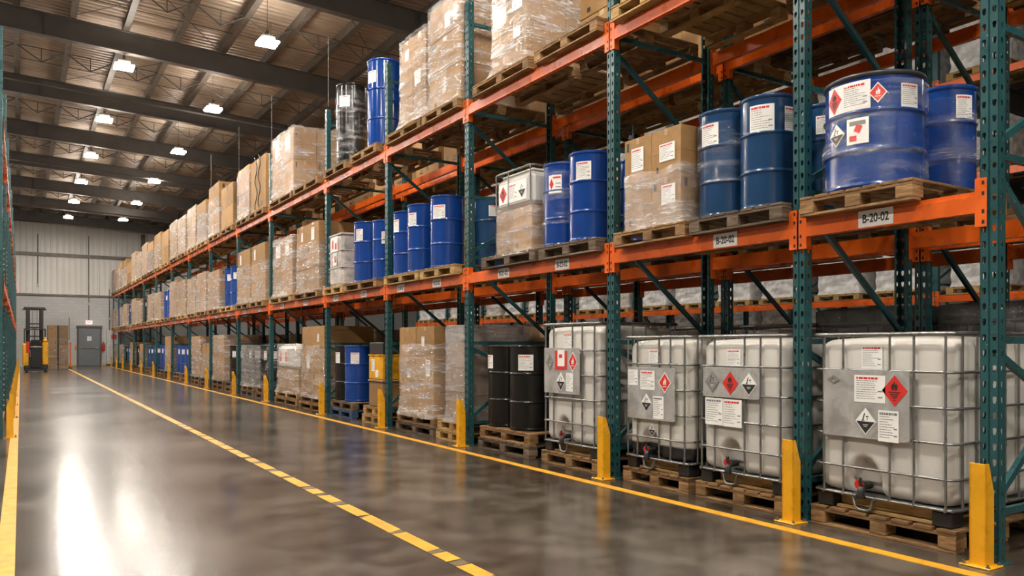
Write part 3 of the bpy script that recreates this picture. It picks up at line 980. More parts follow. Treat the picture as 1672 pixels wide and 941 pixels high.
def decal_mesh(P, mp, cut=0.03):
    """mp(s,t,layer) -> point. polygons are cut in vertical strips so that they follow curves"""
    mats = []; m_ = MB()
    for mat, lay, q in P:
        if mat not in mats: mats.append(mat)
        mi = mats.index(mat)
        smin, smax = min(a for a, _ in q), max(a for a, _ in q)
        n = max(1, int(math.ceil((smax - smin) / cut))) if cut else 1
        polys = [q]
        for k in range(1, n):
            c = smin + (smax - smin) * k / n
            nxt = []
            for pl in polys[-1:]:
                L_, R_ = [], []
                for i in range(len(pl)):
                    a, b_ = pl[i], pl[(i + 1) % len(pl)]
                    if a[0] <= c: L_.append(a)
                    if a[0] >= c: R_.append(a)
                    if (a[0] - c) * (b_[0] - c) < 0:
                        t = (c - a[0]) / (b_[0] - a[0]); x = (c, a[1] + (b_[1] - a[1]) * t)
                        L_.append(x); R_.append(x)
                nxt = [L_, R_]
            polys = polys[:-1] + [x for x in nxt if len(x) > 2]
        for pl in polys:
            m_.add([mp(a, b_, lay) for a, b_ in pl], [tuple(range(len(pl)))], mi, False)
    return m_.mesh('label', mats)
_dec = {}
def flat_decal(name, parent, P, x, y, z, key=None):
    """on a face looking to -x: s runs towards -y"""
    if key is None or key not in _dec:
        me = decal_mesh(P, lambda s_, t, l: (-0.0012 - 0.0009 * l, -s_, t), None)
        if key: _dec[key] = me
    else: me = _dec[key]
    return node(name, parent, loc=(x, y, z), data=me)

# ------------------------------------------------------------------ drums
_dr = {}
def drum_meshes(r, h, col, ring='', lidmat=None):
    key = (round(r, 3), round(h, 3), col, lidmat)
    if key in _dr: return _dr[key]
    pr = [(r * 0.97, 0.0), (r, 0.012), (r * 1.012, 0.016), (r * 1.012, 0.026), (r * 0.985, 0.036), (r * 0.985, 0.045)]
    for f in (1 / 3.0, 2 / 3.0):
        z = h * f
        pr += [(r * 0.985, z - 0.022), (r * 0.985, z - 0.016), (r * 1.015, z - 0.009), (r * 1.032, z), (r * 1.015, z + 0.009), (r * 0.985, z + 0.016), (r * 0.985, z + 0.022)]
    pr += [(r * 0.985, h - 0.045), (r * 0.985, h - 0.035)]
    m_ = MB(); m_.lathe(pr, 40); body = m_.mesh('body', [col], True)
    m_ = MB(); m_.lathe([(r * 0.985, h - 0.035), (r * 1.02, h - 0.026), (r * 1.03, h - 0.012), (r * 1.02, h), (r * 0.985, h), (r * 0.975, h - 0.016), (0.0001, h - 0.014)], 40)
    lid = m_.mesh('lid', [lidmat or col], True)
    m_ = MB(); m_.lathe([(0.028, 0), (0.028, 0.012), (0.02, 0.016), (0.0001, 0.016)], 12); bung = m_.mesh('bung_cap', ['galv'])
    m_ = MB(); m_.lathe([(r * 0.97, 0.0), (0.0001, 0.002)], 40); 
    _dr[key] = (body, lid, bung)
    return _dr[key]

def drum(x, y, z, r, h, col, label, group, labels=((0.0, 0.72, 0.2, 0.2),), detail=True, lidmat=None, seed=0):
    body, lid, bung = drum_meshes(r, h, col, lidmat=lidmat)
    o = tag(node('steel_drum', loc=(x, y, z)), label, 'drum', group)
    node('body', o, data=body); node('lid', o, data=lid)
    if detail:
        node('bung_cap', o, loc=(r * 0.6, 0.05, h - 0.014), data=bung); node('bung_cap', o, loc=(-r * 0.65, 0, h - 0.014), data=bung)
    cam_a = math.atan2(-y, -x)
    for i, L in enumerate(labels):
        if callable(L[0]) or isinstance(L[0], list):
            P, off, zf = L; a0 = cam_a + math.radians(off)
        else:
            off, zf, w_, hh = L; P = sheet(w_, hh, seed + i); a0 = cam_a + math.radians(off)
        # s to the right as seen from outside: for an outside viewer, right is increasing angle
        me = decal_mesh(P, lambda s_, t, l: ((r + 0.002 + 0.0012 * l) * math.cos(a0 + s_ / r), (r + 0.002 + 0.0012 * l) * math.sin(a0 + s_ / r), h * zf + t), 0.02)
        node('label', o, data=me)
    return o

# ------------------------------------------------------------------ cartons
def carton_mesh(var, mat):
    m_ = MB(); a = 0.5
    m_.box(-a, a, -a, a, 0, 1, 0, 0.008)
    e = 0.0015
    # seam and tape on the top, faces -x and -y
    m_.add([(-a, -0.05, 1 + e), (a, -0.05, 1 + e), (a, 0.05, 1 + e), (-a, 0.05, 1 + e)], [(0, 1, 2, 3)], 1)
    m_.add([(-a - e, 0.05, 0.86), (-a - e, -0.05, 0.86), (-a - e, -0.05, 0.995), (-a - e, 0.05, 0.995)], [(3, 2, 1, 0)], 1)
    def q(y0, y1, z0, z1, m, ee=2 * e):
        m_.add([(-a - ee, y0, z0), (-a - ee, y0, z1), (-a - ee, y1, z1), (-a - ee, y1, z0)], [(0, 1, 2, 3)], m)
    def qy(x0, x1, z0, z1, m, ee=2 * e):
        m_.add([(x0, -a - ee, z0), (x1, -a - ee, z0), (x1, -a - ee, z1), (x0, -a - ee, z1)], [(0, 1, 2, 3)], m)
    if var == 0:   # upright arrows and a printed row
        for y in (0.3, 0.22):
            q(y - 0.008, y + 0.008, 0.06, 0.16, 2); q(y - 0.025, y + 0.025, 0.15, 0.17, 2)
        q(-0.35, -0.1, 0.08, 0.1, 2); q(-0.35, -0.15, 0.13, 0.145, 2)
        qy(-0.3, 0.0, 0.8, 0.82, 2); qy(0.2, 0.26, 0.1, 0.2, 2)
    elif var == 1:
        q(0.33, 0.42, 0.74, 0.93, 2); q(0.3, 0.31, 0.7, 0.93, 2)
        for i in range(5): q(-0.4 + i * 0.07, -0.36 + i * 0.07, 0.07, 0.11, 2)
        qy(-0.4, -0.34, 0.75, 0.92, 2)
        qy(-0.05, 0.05, 0.86, 1.0, 1)
    else:
        q(-0.45, 0.45, 0.48, 0.487, 3); qy(-0.45, 0.45, 0.48, 0.487, 3)
        q(0.25, 0.33, 0.1, 0.22, 2)
    return m_.mesh('carton', [mat, 'tape', 'ink', 'cardedge'])
CM = {(v, m): carton_mesh(v, m) for v in range(3) for m in ('card', 'carddark')}
def carton(x0, x1, y0, y1, z0, z1, label, group, var=0, mat='card', lab=None, seed=0):
    g = 0.003
    sx, sy, sz = x1 - x0 - g, y1 - y0 - g, z1 - z0 - g
    body = CM[(var, mat)]
    if lab:
        r = tag(node('carton', loc=((x0 + x1) / 2, (y0 + y1) / 2, z0)), label, 'cardboard box', group)
        node('box', r, data=body, scale=(sx, sy, sz))
        for ls, lt, lw, lh in lab:
            key = ('cl', round(lw, 2), round(lh, 2), seed % 4)
            flat_decal('label', r, sheet(lw, lh, seed % 4), -sx / 2 - 0.004, -ls * sy, lt * sz, key)
        return r
    return tag(node('carton', loc=((x0 + x1) / 2, (y0 + y1) / 2, z0), data=body, scale=(sx, sy, sz)), label, 'cardboard box', group)

def posword(i, n, a, b_, c='middle'):
    return a if i == 0 else b_ if i == n - 1 else c
def stack(x0, y0, y1, z0, z1, cols, rows, where, depth=1.05, drows=1, mat='card', labs=(), seed=0):
    rd = random.Random(seed * 7 + 3)
    dy, dz, dx = (y1 - y0) / cols, (z1 - z0) / rows, depth / drows
    for r_ in range(rows):
        for c in range(cols):
            for d in range(drows):
                ca = y0 + c * dy; jx = rd.uniform(0, 0.012)
                w_ = posword(r_, rows, 'bottom', 'top'); 
                cw = ' near' if c == 0 and cols > 1 else ' far' if cols > 1 and c == cols - 1 else ' middle' if cols > 1 else ''
                if rows == 1: w_ = 'low'
                bk = ' rear' if d else ''
                lab = None
                if d == 0:
                    for (rr_, cc_, *L) in labs:
                        if rr_ == r_ and cc_ == c: lab = (lab or []) + [L]
                carton(x0 + d * dx + jx, x0 + (d + 1) * dx - 0.004, ca, ca + dy, z0 + r_ * dz, z0 + (r_ + 1) * dz,
                       f'brown{bk} {w_}{cw} carton, {where}', f'cartons, {where}', rd.choice((0, 1, 2)), mat, lab, seed + r_ + c)

# ------------------------------------------------------------------ stretch film
def film_mesh(w_, d, h, flare, seed, over=False, lean=0.0, rc=0.05, amp=0.012):
    """shell round a load: footprint d (x, from 0) by w_ (y, centred), bottom skirt flares over the pallet"""
    n_side, nz = 14, max(6, int(h / 0.06))
    loop = []
    for (cx, cy, a0) in ((rc, -w_ / 2 + rc, PI), (d - rc, -w_ / 2 + rc, 1.5 * PI), (d - rc, w_ / 2 - rc, 0), (rc, w_ / 2 - rc, 0.5 * PI)):
        for k in range(4):
            a = a0 + k / 3 * PI / 2
            loop.append((cx + rc * math.cos(a), cy + rc * math.sin(a)))
    pts = []
    for i in range(len(loop)):
        a, b_ = Vector(loop[i]), Vector(loop[(i + 1) % len(loop)])
        k = n_side if (b_ - a).length > rc else 1
        for j in range(k): pts.append(a.lerp(b_, j / k))
    N = len(pts); cen = Vector((d / 2, 0))
    m_ = MB(); vs = []
    for i in range(nz + 1):
        t = i / nz; z = h * t
        fl = flare * max(0, 1 - t / 0.16) ** 2
        for p in pts:
            o = (p - cen).normalized()
            nn = noise.noise(Vector((p.x * 4 + seed, p.y * 4, z * 6)))
            n2 = noise.noise(Vector((p.x * 11 + seed, p.y * 11, z * 17)))
            off = 0.008 + fl * (1 + 0.5 * nn) + amp * (nn + 0.7 * n2) 
            zz = z + (0.02 * n2 if 0 < i else -0.0) + (0.03 * nn if i == nz else 0)
            q = p + o * max(off, 0.004)
            vs.append((q.x, q.y, zz))
    fs = [(i * N + j, i * N + (j + 1) % N, (i + 1) * N + (j + 1) % N, (i + 1) * N + j) for i in range(nz) for j in range(N)]
    m_.add(vs, fs, 0, True)
    if over:
        top = [vs[nz * N + j] for j in range(N)]
        inn = [(d / 2 + (p[0] - d / 2) * 0.8, p[1] * 0.8, h + 0.012 + 0.01 * noise.noise(Vector(p) * 5)) for p in top]
        m_.add(top + inn, [(j, (j + 1) % N, N + (j + 1) % N, N + j) for j in range(N)] + [tuple(range(N, 2 * N))], 0, True)
    return m_
_fm = {}
def wrap(x0, x1, y0, y1, z0, z1, label, group, mat='film', flare=0.05, seed=0, over=False, name='stretch_wrap'):
    k = (round(x1 - x0, 2), round(y1 - y0, 2), round(z1 - z0, 2), mat, flare, seed % 5, over)
    if k not in _fm:
        _fm[k] = film_mesh(y1 - y0, x1 - x0, z1 - z0, flare, (seed % 5) * 3.7, over).mesh('film', [mat])
    return tag(node(name, loc=(x0, (y0 + y1) / 2, z0), data=_fm[k]), label, 'plastic wrap', group)

# ------------------------------------------------------------------ bulk containers
def rrect(w_, d, rc, n=4):
    """rounded rectangle loop centred at (d/2, 0)"""
    pts = []
    for (cx, cy, a0) in ((rc, -w_ / 2 + rc, PI), (d - rc, -w_ / 2 + rc, 1.5 * PI), (d - rc, w_ / 2 - rc, 0), (rc, w_ / 2 - rc, 0.5 * PI)):
        for k in range(n + 1):
            a = a0 + k / n * PI / 2
            pts.append((cx + rc * math.cos(a), cy + rc * math.sin(a)))
    return pts
def bottle_mesh(w_, d, h, bars, valve_s, mat):
    """bars: positions s (from the +y end) of cage uprights, where the blow-moulded wall draws in"""
    rc = 0.1
    base = rrect(w_, d, rc, 6)
    pts = []
    for i in range(len(base)):
        a, b_ = Vector(base[i]), Vector(base[(i + 1) % len(base)])
        k = max(1, int((b_ - a).length / 0.022))
        for j in range(k): pts.append(a.lerp(b_, j / k))
    N = len(pts); nz = 46; cen = Vector((d / 2, 0)); vs = []
    R = 0.08
    zs = [R * (1 - math.cos(t * PI / 2 / 6)) for t in range(6)] + [R + (h - 2 * R) * k / 34 for k in range(35)] + [h - R * (1 - math.sin(0)) + R * math.sin(t * PI / 2 / 6) for t in range(1, 7)]
    zs = sorted(zs)
    nz = len(zs)
    for z in zs:
        if z < R: ins = R - math.sqrt(max(0, R * R - (R - z) ** 2))
        elif z > h - R: ins = R - math.sqrt(max(0, R * R - (z - h + R) ** 2))
        else: ins = 0
        for p in pts:
            q = p.copy()
            s_ = w_ / 2 - p.y
            g = 0
            if R * 0.3 < z < h - 0.02:
                for bs in bars:
                    g = max(g, math.exp(-((s_ - bs) / 0.016) ** 2))
                for bx in (0.22, 0.42, 0.62, 0.82):
                    g = max(g, math.exp(-((p.x - bx) / 0.016) ** 2) if abs(p.y) > w_ / 2 - 0.03 else 0)
            v = 0
            if p.x < d / 2 and valve_s is not None:
                e = ((s_ - valve_s) / 0.13) ** 2 + ((z - 0.0) / 0.25) ** 2
                v = 0.09 * max(0.0, min(1.0, (1.25 - e) * 2.0))
            # straight inset
            fx = (p.x - d / 2) / (d / 2); fy = p.y / (w_ / 2)
            q.x = d / 2 + fx * (d / 2 - ins) ; q.y = fy * (w_ / 2 - ins)
            o = Vector((-1 if p.x < rc else 1 if p.x > d - rc else 0, -1 if p.y < -w_ / 2 + rc else 1 if p.y > w_ / 2 - rc else 0))
            if o.length > 0: o.normalize()
            q -= o * (0.013 * g)
            q.x += v if p.x < d / 2 and abs(p.x) < 0.1 else 0
            vs.append((q.x, q.y, z))
    m_ = MB()
    fs = [(i * N + j, i * N + (j + 1) % N, (i + 1) * N + (j + 1) % N, (i + 1) * N + j) for i in range(nz - 1) for j in range(N)]
    m_.add(vs, fs, 0, True)
    top = [vs[(nz - 1) * N + j] for j in range(N)]
    inn = [(d / 2 + (p[0] - d / 2) * 0.5, p[1] * 0.5, h + 0.02) for p in top]
    m_.add(top + inn, [(j, (j + 1) % N, N + (j + 1) % N, N + j) for j in range(N)] + [tuple(range(N, 2 * N))], 0, True)
    return m_.mesh('bottle', [mat], True)

def cage_mesh(w_, d, h, bars, plate=None):
    """h measured from the base rail; plate=(s0,s1,z0,z1) interrupts the wires of the front"""
    m_ = MB()
    o = 0.018
    lv = [0.0, h * 0.173, h * 0.375, h * 0.575, h * 0.78]
    for z in lv:
        lp = [(p[0] * 1.0 - o + (2 * o) * (p[0] / d), p[1] * (1 + 2 * o / w_), z) for p in rrect(w_, d, 0.075, 4)]
        m_.tube(lp, 0.0095, 7, 0, closed=True)
    lp = [(p[0] - 1.3 * o + 2.6 * o * (p[0] / d), p[1] * (1 + 2.6 * o / w_), h) for p in rrect(w_, d, 0.07, 4)]
    m_.tube(lp, 0.016, 8, 0, closed=True)
    for bs in bars:
        y = w_ / 2 - bs
        m_.tube([(-0.012, y, 0), (-0.012, y, h)], 0.009, 6, 0)
        m_.tube([(d + 0.012, y, 0), (d + 0.012, y, h)], 0.009, 6, 0)
        for z in lv: m_.box(-0.026, -0.014, y - 0.008, y + 0.008, z - 0.012, z + 0.012)
    n = 6
    for i in range(n):
        x = 0.1 + (d - 0.2) * i / (n - 1)
        for s_ in (-1, 1):
            m_.tube([(x, s_ * (w_ / 2 + 0.012), 0), (x, s_ * (w_ / 2 + 0.012), h)], 0.009, 6, 0)
    return m_.mesh('cage', ['galv'])

def base_mesh(w_, d, hb, valve_s):
    m_ = MB()
    # steel skid: rim rail that dips below the valve, side legs
    yv = w_ / 2 - valve_s
    rail = [(0, w_ / 2, hb), (0, yv + 0.1, hb), (-0.004, yv + 0.075, hb - 0.02), (-0.006, yv + 0.06, hb - 0.085), (-0.006, yv + 0.03, hb - 0.1),
            (-0.006, yv - 0.03, hb - 0.1), (-0.006, yv - 0.06, hb - 0.085), (-0.004, yv - 0.075, hb - 0.02), (0, yv - 0.1, hb), (0, -w_ / 2, hb)]
    m_.tube(rail, 0.011, 7)
    m_.tube([(0, -w_ / 2, hb), (d, -w_ / 2, hb), (d, w_ / 2, hb), (0, w_ / 2, hb)], 0.011, 7)
    m_.box(0.012, 0.09, yv - 0.06, yv + 0.06, hb - 0.1, hb - 0.092)
    m_.box(0.02, d - 0.02, -w_ / 2 + 0.02, w_ / 2 - 0.02, hb - 0.004, hb + 0.006)
    return m_.mesh('skid_frame', ['galv'])

def valve_parts(parent, y, z):
    m_ = MB()
    m_.tube([(0.06, 0, 0), (-0.03, 0, -0.005), (-0.05, 0, -0.03), (-0.052, 0, -0.075)], 0.026, 12)
    m_.tube([(-0.052, 0, -0.06), (-0.052, 0, -0.085)], 0.033, 12)
    v = node('valve', parent, loc=(0.02, y, z), data=m_.mesh('valve', ['blackplastic']))
    m_ = MB(); m_.lathe([(0.0001, 0.022), (0.03, 0.022), (0.034, 0.015), (0.034, 0.0), (0.0001, 0)], 14)
    k = node('cap', v, loc=(-0.028, 0.02, 0.012), data=m_.mesh('cap', ['redplastic'])); k.rotation_euler = (0, -PI / 2, 0)
    m_ = MB(); m_.box(-0.01, 0.0, -0.055, 0.015, 0, 0.014, 0, 0.003); m_.box(-0.012, 0.002, -0.012, 0.01, -0.02, 0.035, 0, 0.003)
    node('handle', v, loc=(-0.05, 0.0, 0.03), data=m_.mesh('handle', ['blackplastic']))

_ib = {}
def ibc(x, y0, y1, z, top, label, group, plate=None, decals=(), paper=(), mat='hdpe', depth=1.1, bars=(0.035, 0.2, 0.56, 0.74, 0.955), valve_s=0.38, woodbase=True):
    """plate=(s0,s1,z0,z1); s from the left edge seen from the aisle; heights absolute"""
    w_ = y1 - y0; hb = 0.115
    r = tag(node('bulk_container', loc=(x, (y0 + y1) / 2, z)), label, 'chemical tote', group)
    bars = [b_ * w_ for b_ in bars]; vs = valve_s * w_
    H = top - z - hb
    key = (round(w_, 3), round(H, 3), mat)
    if key not in _ib:
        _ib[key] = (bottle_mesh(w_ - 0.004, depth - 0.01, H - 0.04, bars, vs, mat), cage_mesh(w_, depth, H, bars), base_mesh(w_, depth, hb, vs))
    bt, cg, bs = _ib[key]
    node('bottle', r, loc=(0.004, 0, hb + 0.008), data=bt)
    node('cage', r, loc=(0, 0, hb), data=cg)
    node('skid_frame', r, data=bs)
    m_ = MB(); m_.box(0, 0.15, -0.065, 0.065, 0, hb - 0.012, 0, 0.008)
    cf = m_.mesh('corner_foot', ['blackplastic'])
    for cx in (0.0, depth - 0.15):
        for cy in (-w_ / 2 + 0.07, w_ / 2 - 0.07):
            node('corner_foot', r, loc=(cx, cy, 0), data=cf)
    if woodbase:
        m_ = MB()
        m_.box(0.03, depth - 0.03, -w_ / 2 + 0.15, w_ / 2 - 0.15, 0.0, 0.02, 0, 0.002)
        m_.box(0.1, 0.13, -w_ / 2 + 0.14, w_ / 2 - 0.14, 0.02, hb - 0.014, 0, 0.002)
        node('skid_board', r, data=m_.mesh('skid_board', ['woodpale']))
    m_ = MB(); m_.lathe([(0.0001, 0.04), (0.09, 0.04), (0.1, 0.02), (0.1, 0)], 20)
    node('lid_cap', r, loc=(depth * 0.45, 0, top - z - 0.045), data=m_.mesh('lid_cap', ['redplastic']))
    valve_parts(r, w_ / 2 - vs, hb + 0.07)
    px = -0.03
    if plate:
        s0, s1, z0, z1 = plate
        m_ = MB(); m_.box(-0.0335, -0.0275, w_ / 2 - s1, w_ / 2 - s0, z0 - z, z1 - z, 0, 0.001)
        m_.box(-0.036, -0.0335, w_ / 2 - s1, w_ / 2 - s1 + 0.012, z0 - z, z1 - z, 0); m_.box(-0.036, -0.0335, w_ / 2 - s0 - 0.008, w_ / 2 - s0, z0 - z, z1 - z, 0)
        m_.box(-0.036, -0.0335, w_ / 2 - s1, w_ / 2 - s0, z0 - z, z0 - z + 0.008, 0)
        pl = node('marking_plate', r, data=m_.mesh('marking_plate', ['plate']))
        for P, s_, zz in decals:
            flat_decal('label', pl, P, -0.035, w_ / 2 - s_, zz - z)
    for P, s_, zz in paper:
        flat_decal('label', r, P, -0.03 if isinstance(s_, tuple) else -0.002 + 0.003, w_ / 2 - (s_[0] if isinstance(s_, tuple) else s_), zz - z)
    return r

# ------------------------------------------------------------------ loads, right rack, floor level
FX = 5.06
def w3(b_, lv, side=''):
    L = {0: 'floor level', 1: 'lower beams', 2: 'upper beams'}[lv]
    return f'{side + " " if side else ""}{ORD[b_]} bay of right rack, {L}'
G_P0 = 'pallets on the floor under the right rack'
def pal0(y0, y1, b_, nm, layers=1, mats=('wood',), detail=True, x=FX - 0.03, depth=1.2):
    for k in range(layers):
        mm = mats[k % len(mats)]
        col = {'wood': 'brown', 'woodpale': 'pale', 'woodgrey': 'grey-brown', 'palletblue': 'blue'}[mm]
        pos = '' if layers == 1 else (' lower' if k == 0 else ' upper')
        pallet(x + (0.02 * k), y0 + 0.015 * k, y1 - 0.01 * k, k * PH, f'{col}{pos} pallet under {nm}, {ORD[b_]} bay of right rack', G_P0, mm, detail, depth)
    return layers * PH

# bay 1: the large tote
pal0(2.72, 3.80, 1, 'the largest white tote')
ibc(FX, 2.76, 3.77, PH, 1.405, 'largest white caged tote with red and black hazard diamonds, beside the nearest upright', 'white totes on the floor under the right rack',
    plate=(0.085, 0.745, 0.675, 1.15),
    decals=[(sheet(0.235, 0.19, 1), 0.455, 1.025), (diamond(0.092, 'flame', k=1.15), 0.64, 1.02), (diamond(0.08, 'corrosive', k=1.2), 0.425, 0.795),
            (sheet(0.15, 0.215, 3, 'greyink'), 0.595, 0.775), (diamond(0.055, 'faded', k=0.6), 0.17, 1.08)],
    paper=[(sheet(0.16, 0.165, 4), 0.45, 1.245)],
    bars=(0.075, 0.23, 0.585, 0.755, 0.965))
# bay 2: two totes
pal0(4.02, 4.99, 2, 'the tote with three diamonds')
ibc(FX, 4.05, 4.96, PH, 1.405, 'white caged tote with three hazard diamonds in a row over two papers', 'white totes on the floor under the right rack',
    plate=(0.07, 0.68, 0.89, 1.14),
    decals=[(diamond(0.083, 'faded', k=1.15), 0.175, 1.015), (diamond(0.085, 'flame', k=1.17), 0.375, 1.012), (diamond(0.083, 'corrosive', k=1.15), 0.575, 1.01)],
    paper=[(sheet(0.2, 0.23, 6, 'greyink'), (0.19,), 0.765), (sheet(0.2, 0.23, 7), (0.395,), 0.762), (sheet(0.15, 0.14, 8), 0.38, 1.225)])
pal0(5.08, 5.97, 2, 'the tote with the black base')
ibc(FX, 5.1, 5.94, PH, 1.405, 'white caged tote with a black lower band, next to the three-diamond tote', 'white totes on the floor under the right rack',
    plate=(0.05, 0.7, 0.63, 1.12),
    decals=[(sheet(0.14, 0.15, 9, None), 0.13, 1.02), (sheet(0.2, 0.18, 10), 0.335, 1.0), (diamond(0.085, 'flame_small', k=1.15), 0.57, 0.985),
            (diamond(0.075, 'corrosive', k=1.2), 0.32, 0.785), (sheet(0.14, 0.21, 11, 'greyink'), 0.485, 0.75)],
    paper=[(sheet(0.15, 0.15, 12), 0.39, 1.215), (diamond(0.05, 'corrosive', k=1.3), 0.36, 0.53)], mat='hdpe2')
# bay 3: tall tote and black drums
pal0(6.35, 7.4, 3, 'the tall tote')
ibc(FX, 6.4, 7.37, PH, 1.56, 'taller white caged tote with torn red and white labels, left of the black drums', 'white totes on the floor under the right rack',
    plate=(0.04, 0.7, 0.8, 1.3),
    decals=[(diamond(0.075, 'faded', k=1.3), 0.15, 1.14), ([('red', 0, quad2(-0.11, 0.11, -0.11, 0.1)), ('white', 1, quad2(-0.06, 0.07, -0.07, 0.11)), ('red', 2, quad2(-0.03, 0.03, 0.02, 0.06))], 0.36, 1.17),
            (diamond(0.085, 'flame_small', k=1.3), 0.58, 1.15), (diamond(0.085, 'corrosive', k=1.25), 0.36, 0.93), (sheet(0.13, 0.2, 14, None), 0.52, 0.93)],
    paper=[(sheet(0.15, 0.16, 15), 0.44, 1.38)])
GD = 'steel drums in the right rack'
pal0(7.66, 8.86, 3, 'the black drums', 2, ('woodgrey', 'wood'))
drum(5.33, 8.09, 2 * PH, 0.255, 1.035, 'black', 'glossy black drum with white label, nearer of the pair on the floor pallets', GD, ((-12, 0.8, 0.19, 0.19),), seed=20)
drum(5.33, 8.62, 2 * PH, 0.25, 1.035, 'black', 'glossy black drum with white side label, farther of the pair on the floor pallets', GD, ((-66, 0.8, 0.17, 0.17),), seed=21)
# bay 4
pal0(9.22, 10.08, 4, 'the grey wrapped load', 2, ('woodpale', 'woodpale'))
stack(FX + 0.03, 9.28, 9.84, 2 * PH, 1.36, 1, 3, w3(4, 0, 'near grey wrapped load,'), mat='card', seed=3)
wrap(FX, FX + 1.05, 9.26, 9.86, 2 * PH - 0.03, 1.6, 'grey film round the narrow stack, fourth bay, floor level', None, 'filmgrey', 0.04, 3, over=True)
pal0(10.17, 11.5, 4, 'the big wrapped cartons', 2, ('woodgrey', 'wood'))
stack(FX, 10.22, 11.42, 2 * PH, 1.61, 2, 3, w3(4, 0, 'far stack,'), drows=2, labs=((1, 0, 0.2, 0.6, 0.14, 0.24), (1, 1, 0.1, 0.4, 0.12, 0.14), (2, 0, -0.1, 0.5, 0.1, 0.14)), seed=4)
wrap(FX - 0.01, FX + 1.07, 10.21, 11.43, 2 * PH - 0.04, 1.34, 'clear film round the big carton stack, fourth bay, floor level', None, 'film', 0.07, 4)
# bay 5
pal0(12.0, 12.95, 5, 'the yellow bin', 2, ('woodpale', 'woodpale'))
m_ = MB(); m_.box(0, 0.95, -0.3, 0.3, 0, 0.42, 0, 0.015); m_.box(-0.015, 0.97, -0.315, 0.315, 0.42, 0.46, 0, 0.01); m_.box(0.0, 0.95, -0.3, 0.3, 0.46, 0.86, 1, 0.015)
m_.box(-0.01, 0.96, -0.31, 0.31, 0.86, 0.88, 1, 0.005); m_.box(-0.006, 0.0, -0.12, 0.0, 0.5, 0.62, 2, 0)
yb = tag(node('yellow_bin', loc=(FX, 12.4, 2 * PH), data=m_.mesh('yellow_bin', ['card', 'yellow', 'white'])), 'yellow boxy bin with a dark rim beside the blue drum, behind an upright', 'bin')
m_ = MB(); m_.box(0, 0.95, -0.3, 0.3, 0, 0.2, 0, 0.01); node('dark_lid', yb, loc=(0.01, 0, 0.885), data=m_.mesh('dark_lid', ['blackplastic']))
flat_decal('label', yb, sheet(0.14, 0.2, 5, None), -0.004, 0.1, 0.7)
pal0(13.45, 14.66, 5, 'the blue floor drum', 2, ('palletblue', 'woodgrey'))
drum(5.32, 13.88, 2 * PH, 0.25, 1.03, 'blue', 'royal blue drum on the floor pallets beside the yellow bin', GD, ((-14, 0.78, 0.16, 0.2),), seed=22)
drum(5.32, 14.42, 2 * PH, 0.24, 1.03, 'black', 'dark drum on the floor pallets just left of the blue one', GD, ((-55, 0.78, 0.14, 0.2),), seed=23)
# bay 6
pal0(14.98, 16.6, 6, 'the near carton stack', 2, ('wood', 'wood'))
stack(FX, 15.05, 16.5, 2 * PH, 1.72, 2, 3, w3(6, 0, 'near stack,'), labs=((1, 1, 0.1, 0.5, 0.2, 0.3), (2, 0, 0, 0.5, 0.12, 0.16)), seed=6)
wrap(FX - 0.01, FX + 1.07, 15.04, 16.51, 2 * PH - 0.04, 1.33, 'clear film round the near carton stack, sixth bay, floor level', None, 'film', 0.07, 5)
pal0(16.75, 18.5, 6, 'the milky wrapped tote', 2, ('wood', 'woodpale'))
stack(FX + 0.02, 16.85, 18.4, 2 * PH, 0.8, 2, 1, w3(6, 0, 'far load,'), seed=7)
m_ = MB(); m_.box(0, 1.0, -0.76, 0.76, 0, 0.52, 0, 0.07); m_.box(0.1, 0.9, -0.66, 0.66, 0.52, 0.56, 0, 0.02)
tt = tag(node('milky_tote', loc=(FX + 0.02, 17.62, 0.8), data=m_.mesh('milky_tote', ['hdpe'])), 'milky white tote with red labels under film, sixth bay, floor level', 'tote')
flat_decal('label', tt, [('white', 0, quad2(-0.3, 0.3, -0.16, 0.16)), ('red', 1, quad2(-0.28, -0.14, -0.12, 0.12)), ('red', 1, quad2(0.16, 0.28, -0.12, 0.1))], -0.004, 0.3, 0.28)
wrap(FX, FX + 1.06, 16.83, 18.42, 2 * PH - 0.04, 1.36, 'milky film round the tote, sixth bay, floor level', None, 'film', 0.07, 6)
# bay 7
for (a, b_, nm) in ((19.0, 20.3, 'near'), (20.5, 21.85, 'far')):
    pal0(a, b_, 7, f'the {nm} wrapped black drums', 2, ('woodgrey', 'wood'), False)
    for k in range(2):
        y = a + 0.34 + k * 0.62
        drum(5.36, y, 2 * PH, 0.28, 1.04, 'black', f'wrapped black drum, {"right" if k == 0 else "left"} one of the {nm} pair, seventh bay floor', GD, ((-25, 0.75, 0.16, 0.22),), False, seed=24)
    wrap(FX - 0.02, FX + 0.64, a + 0.03, b_ - 0.02, 2 * PH - 0.04, 1.34, f'grey film round the {nm} black drums, seventh bay', None, 'filmgrey' if nm == 'far' else 'filmthin', 0.06, 7)

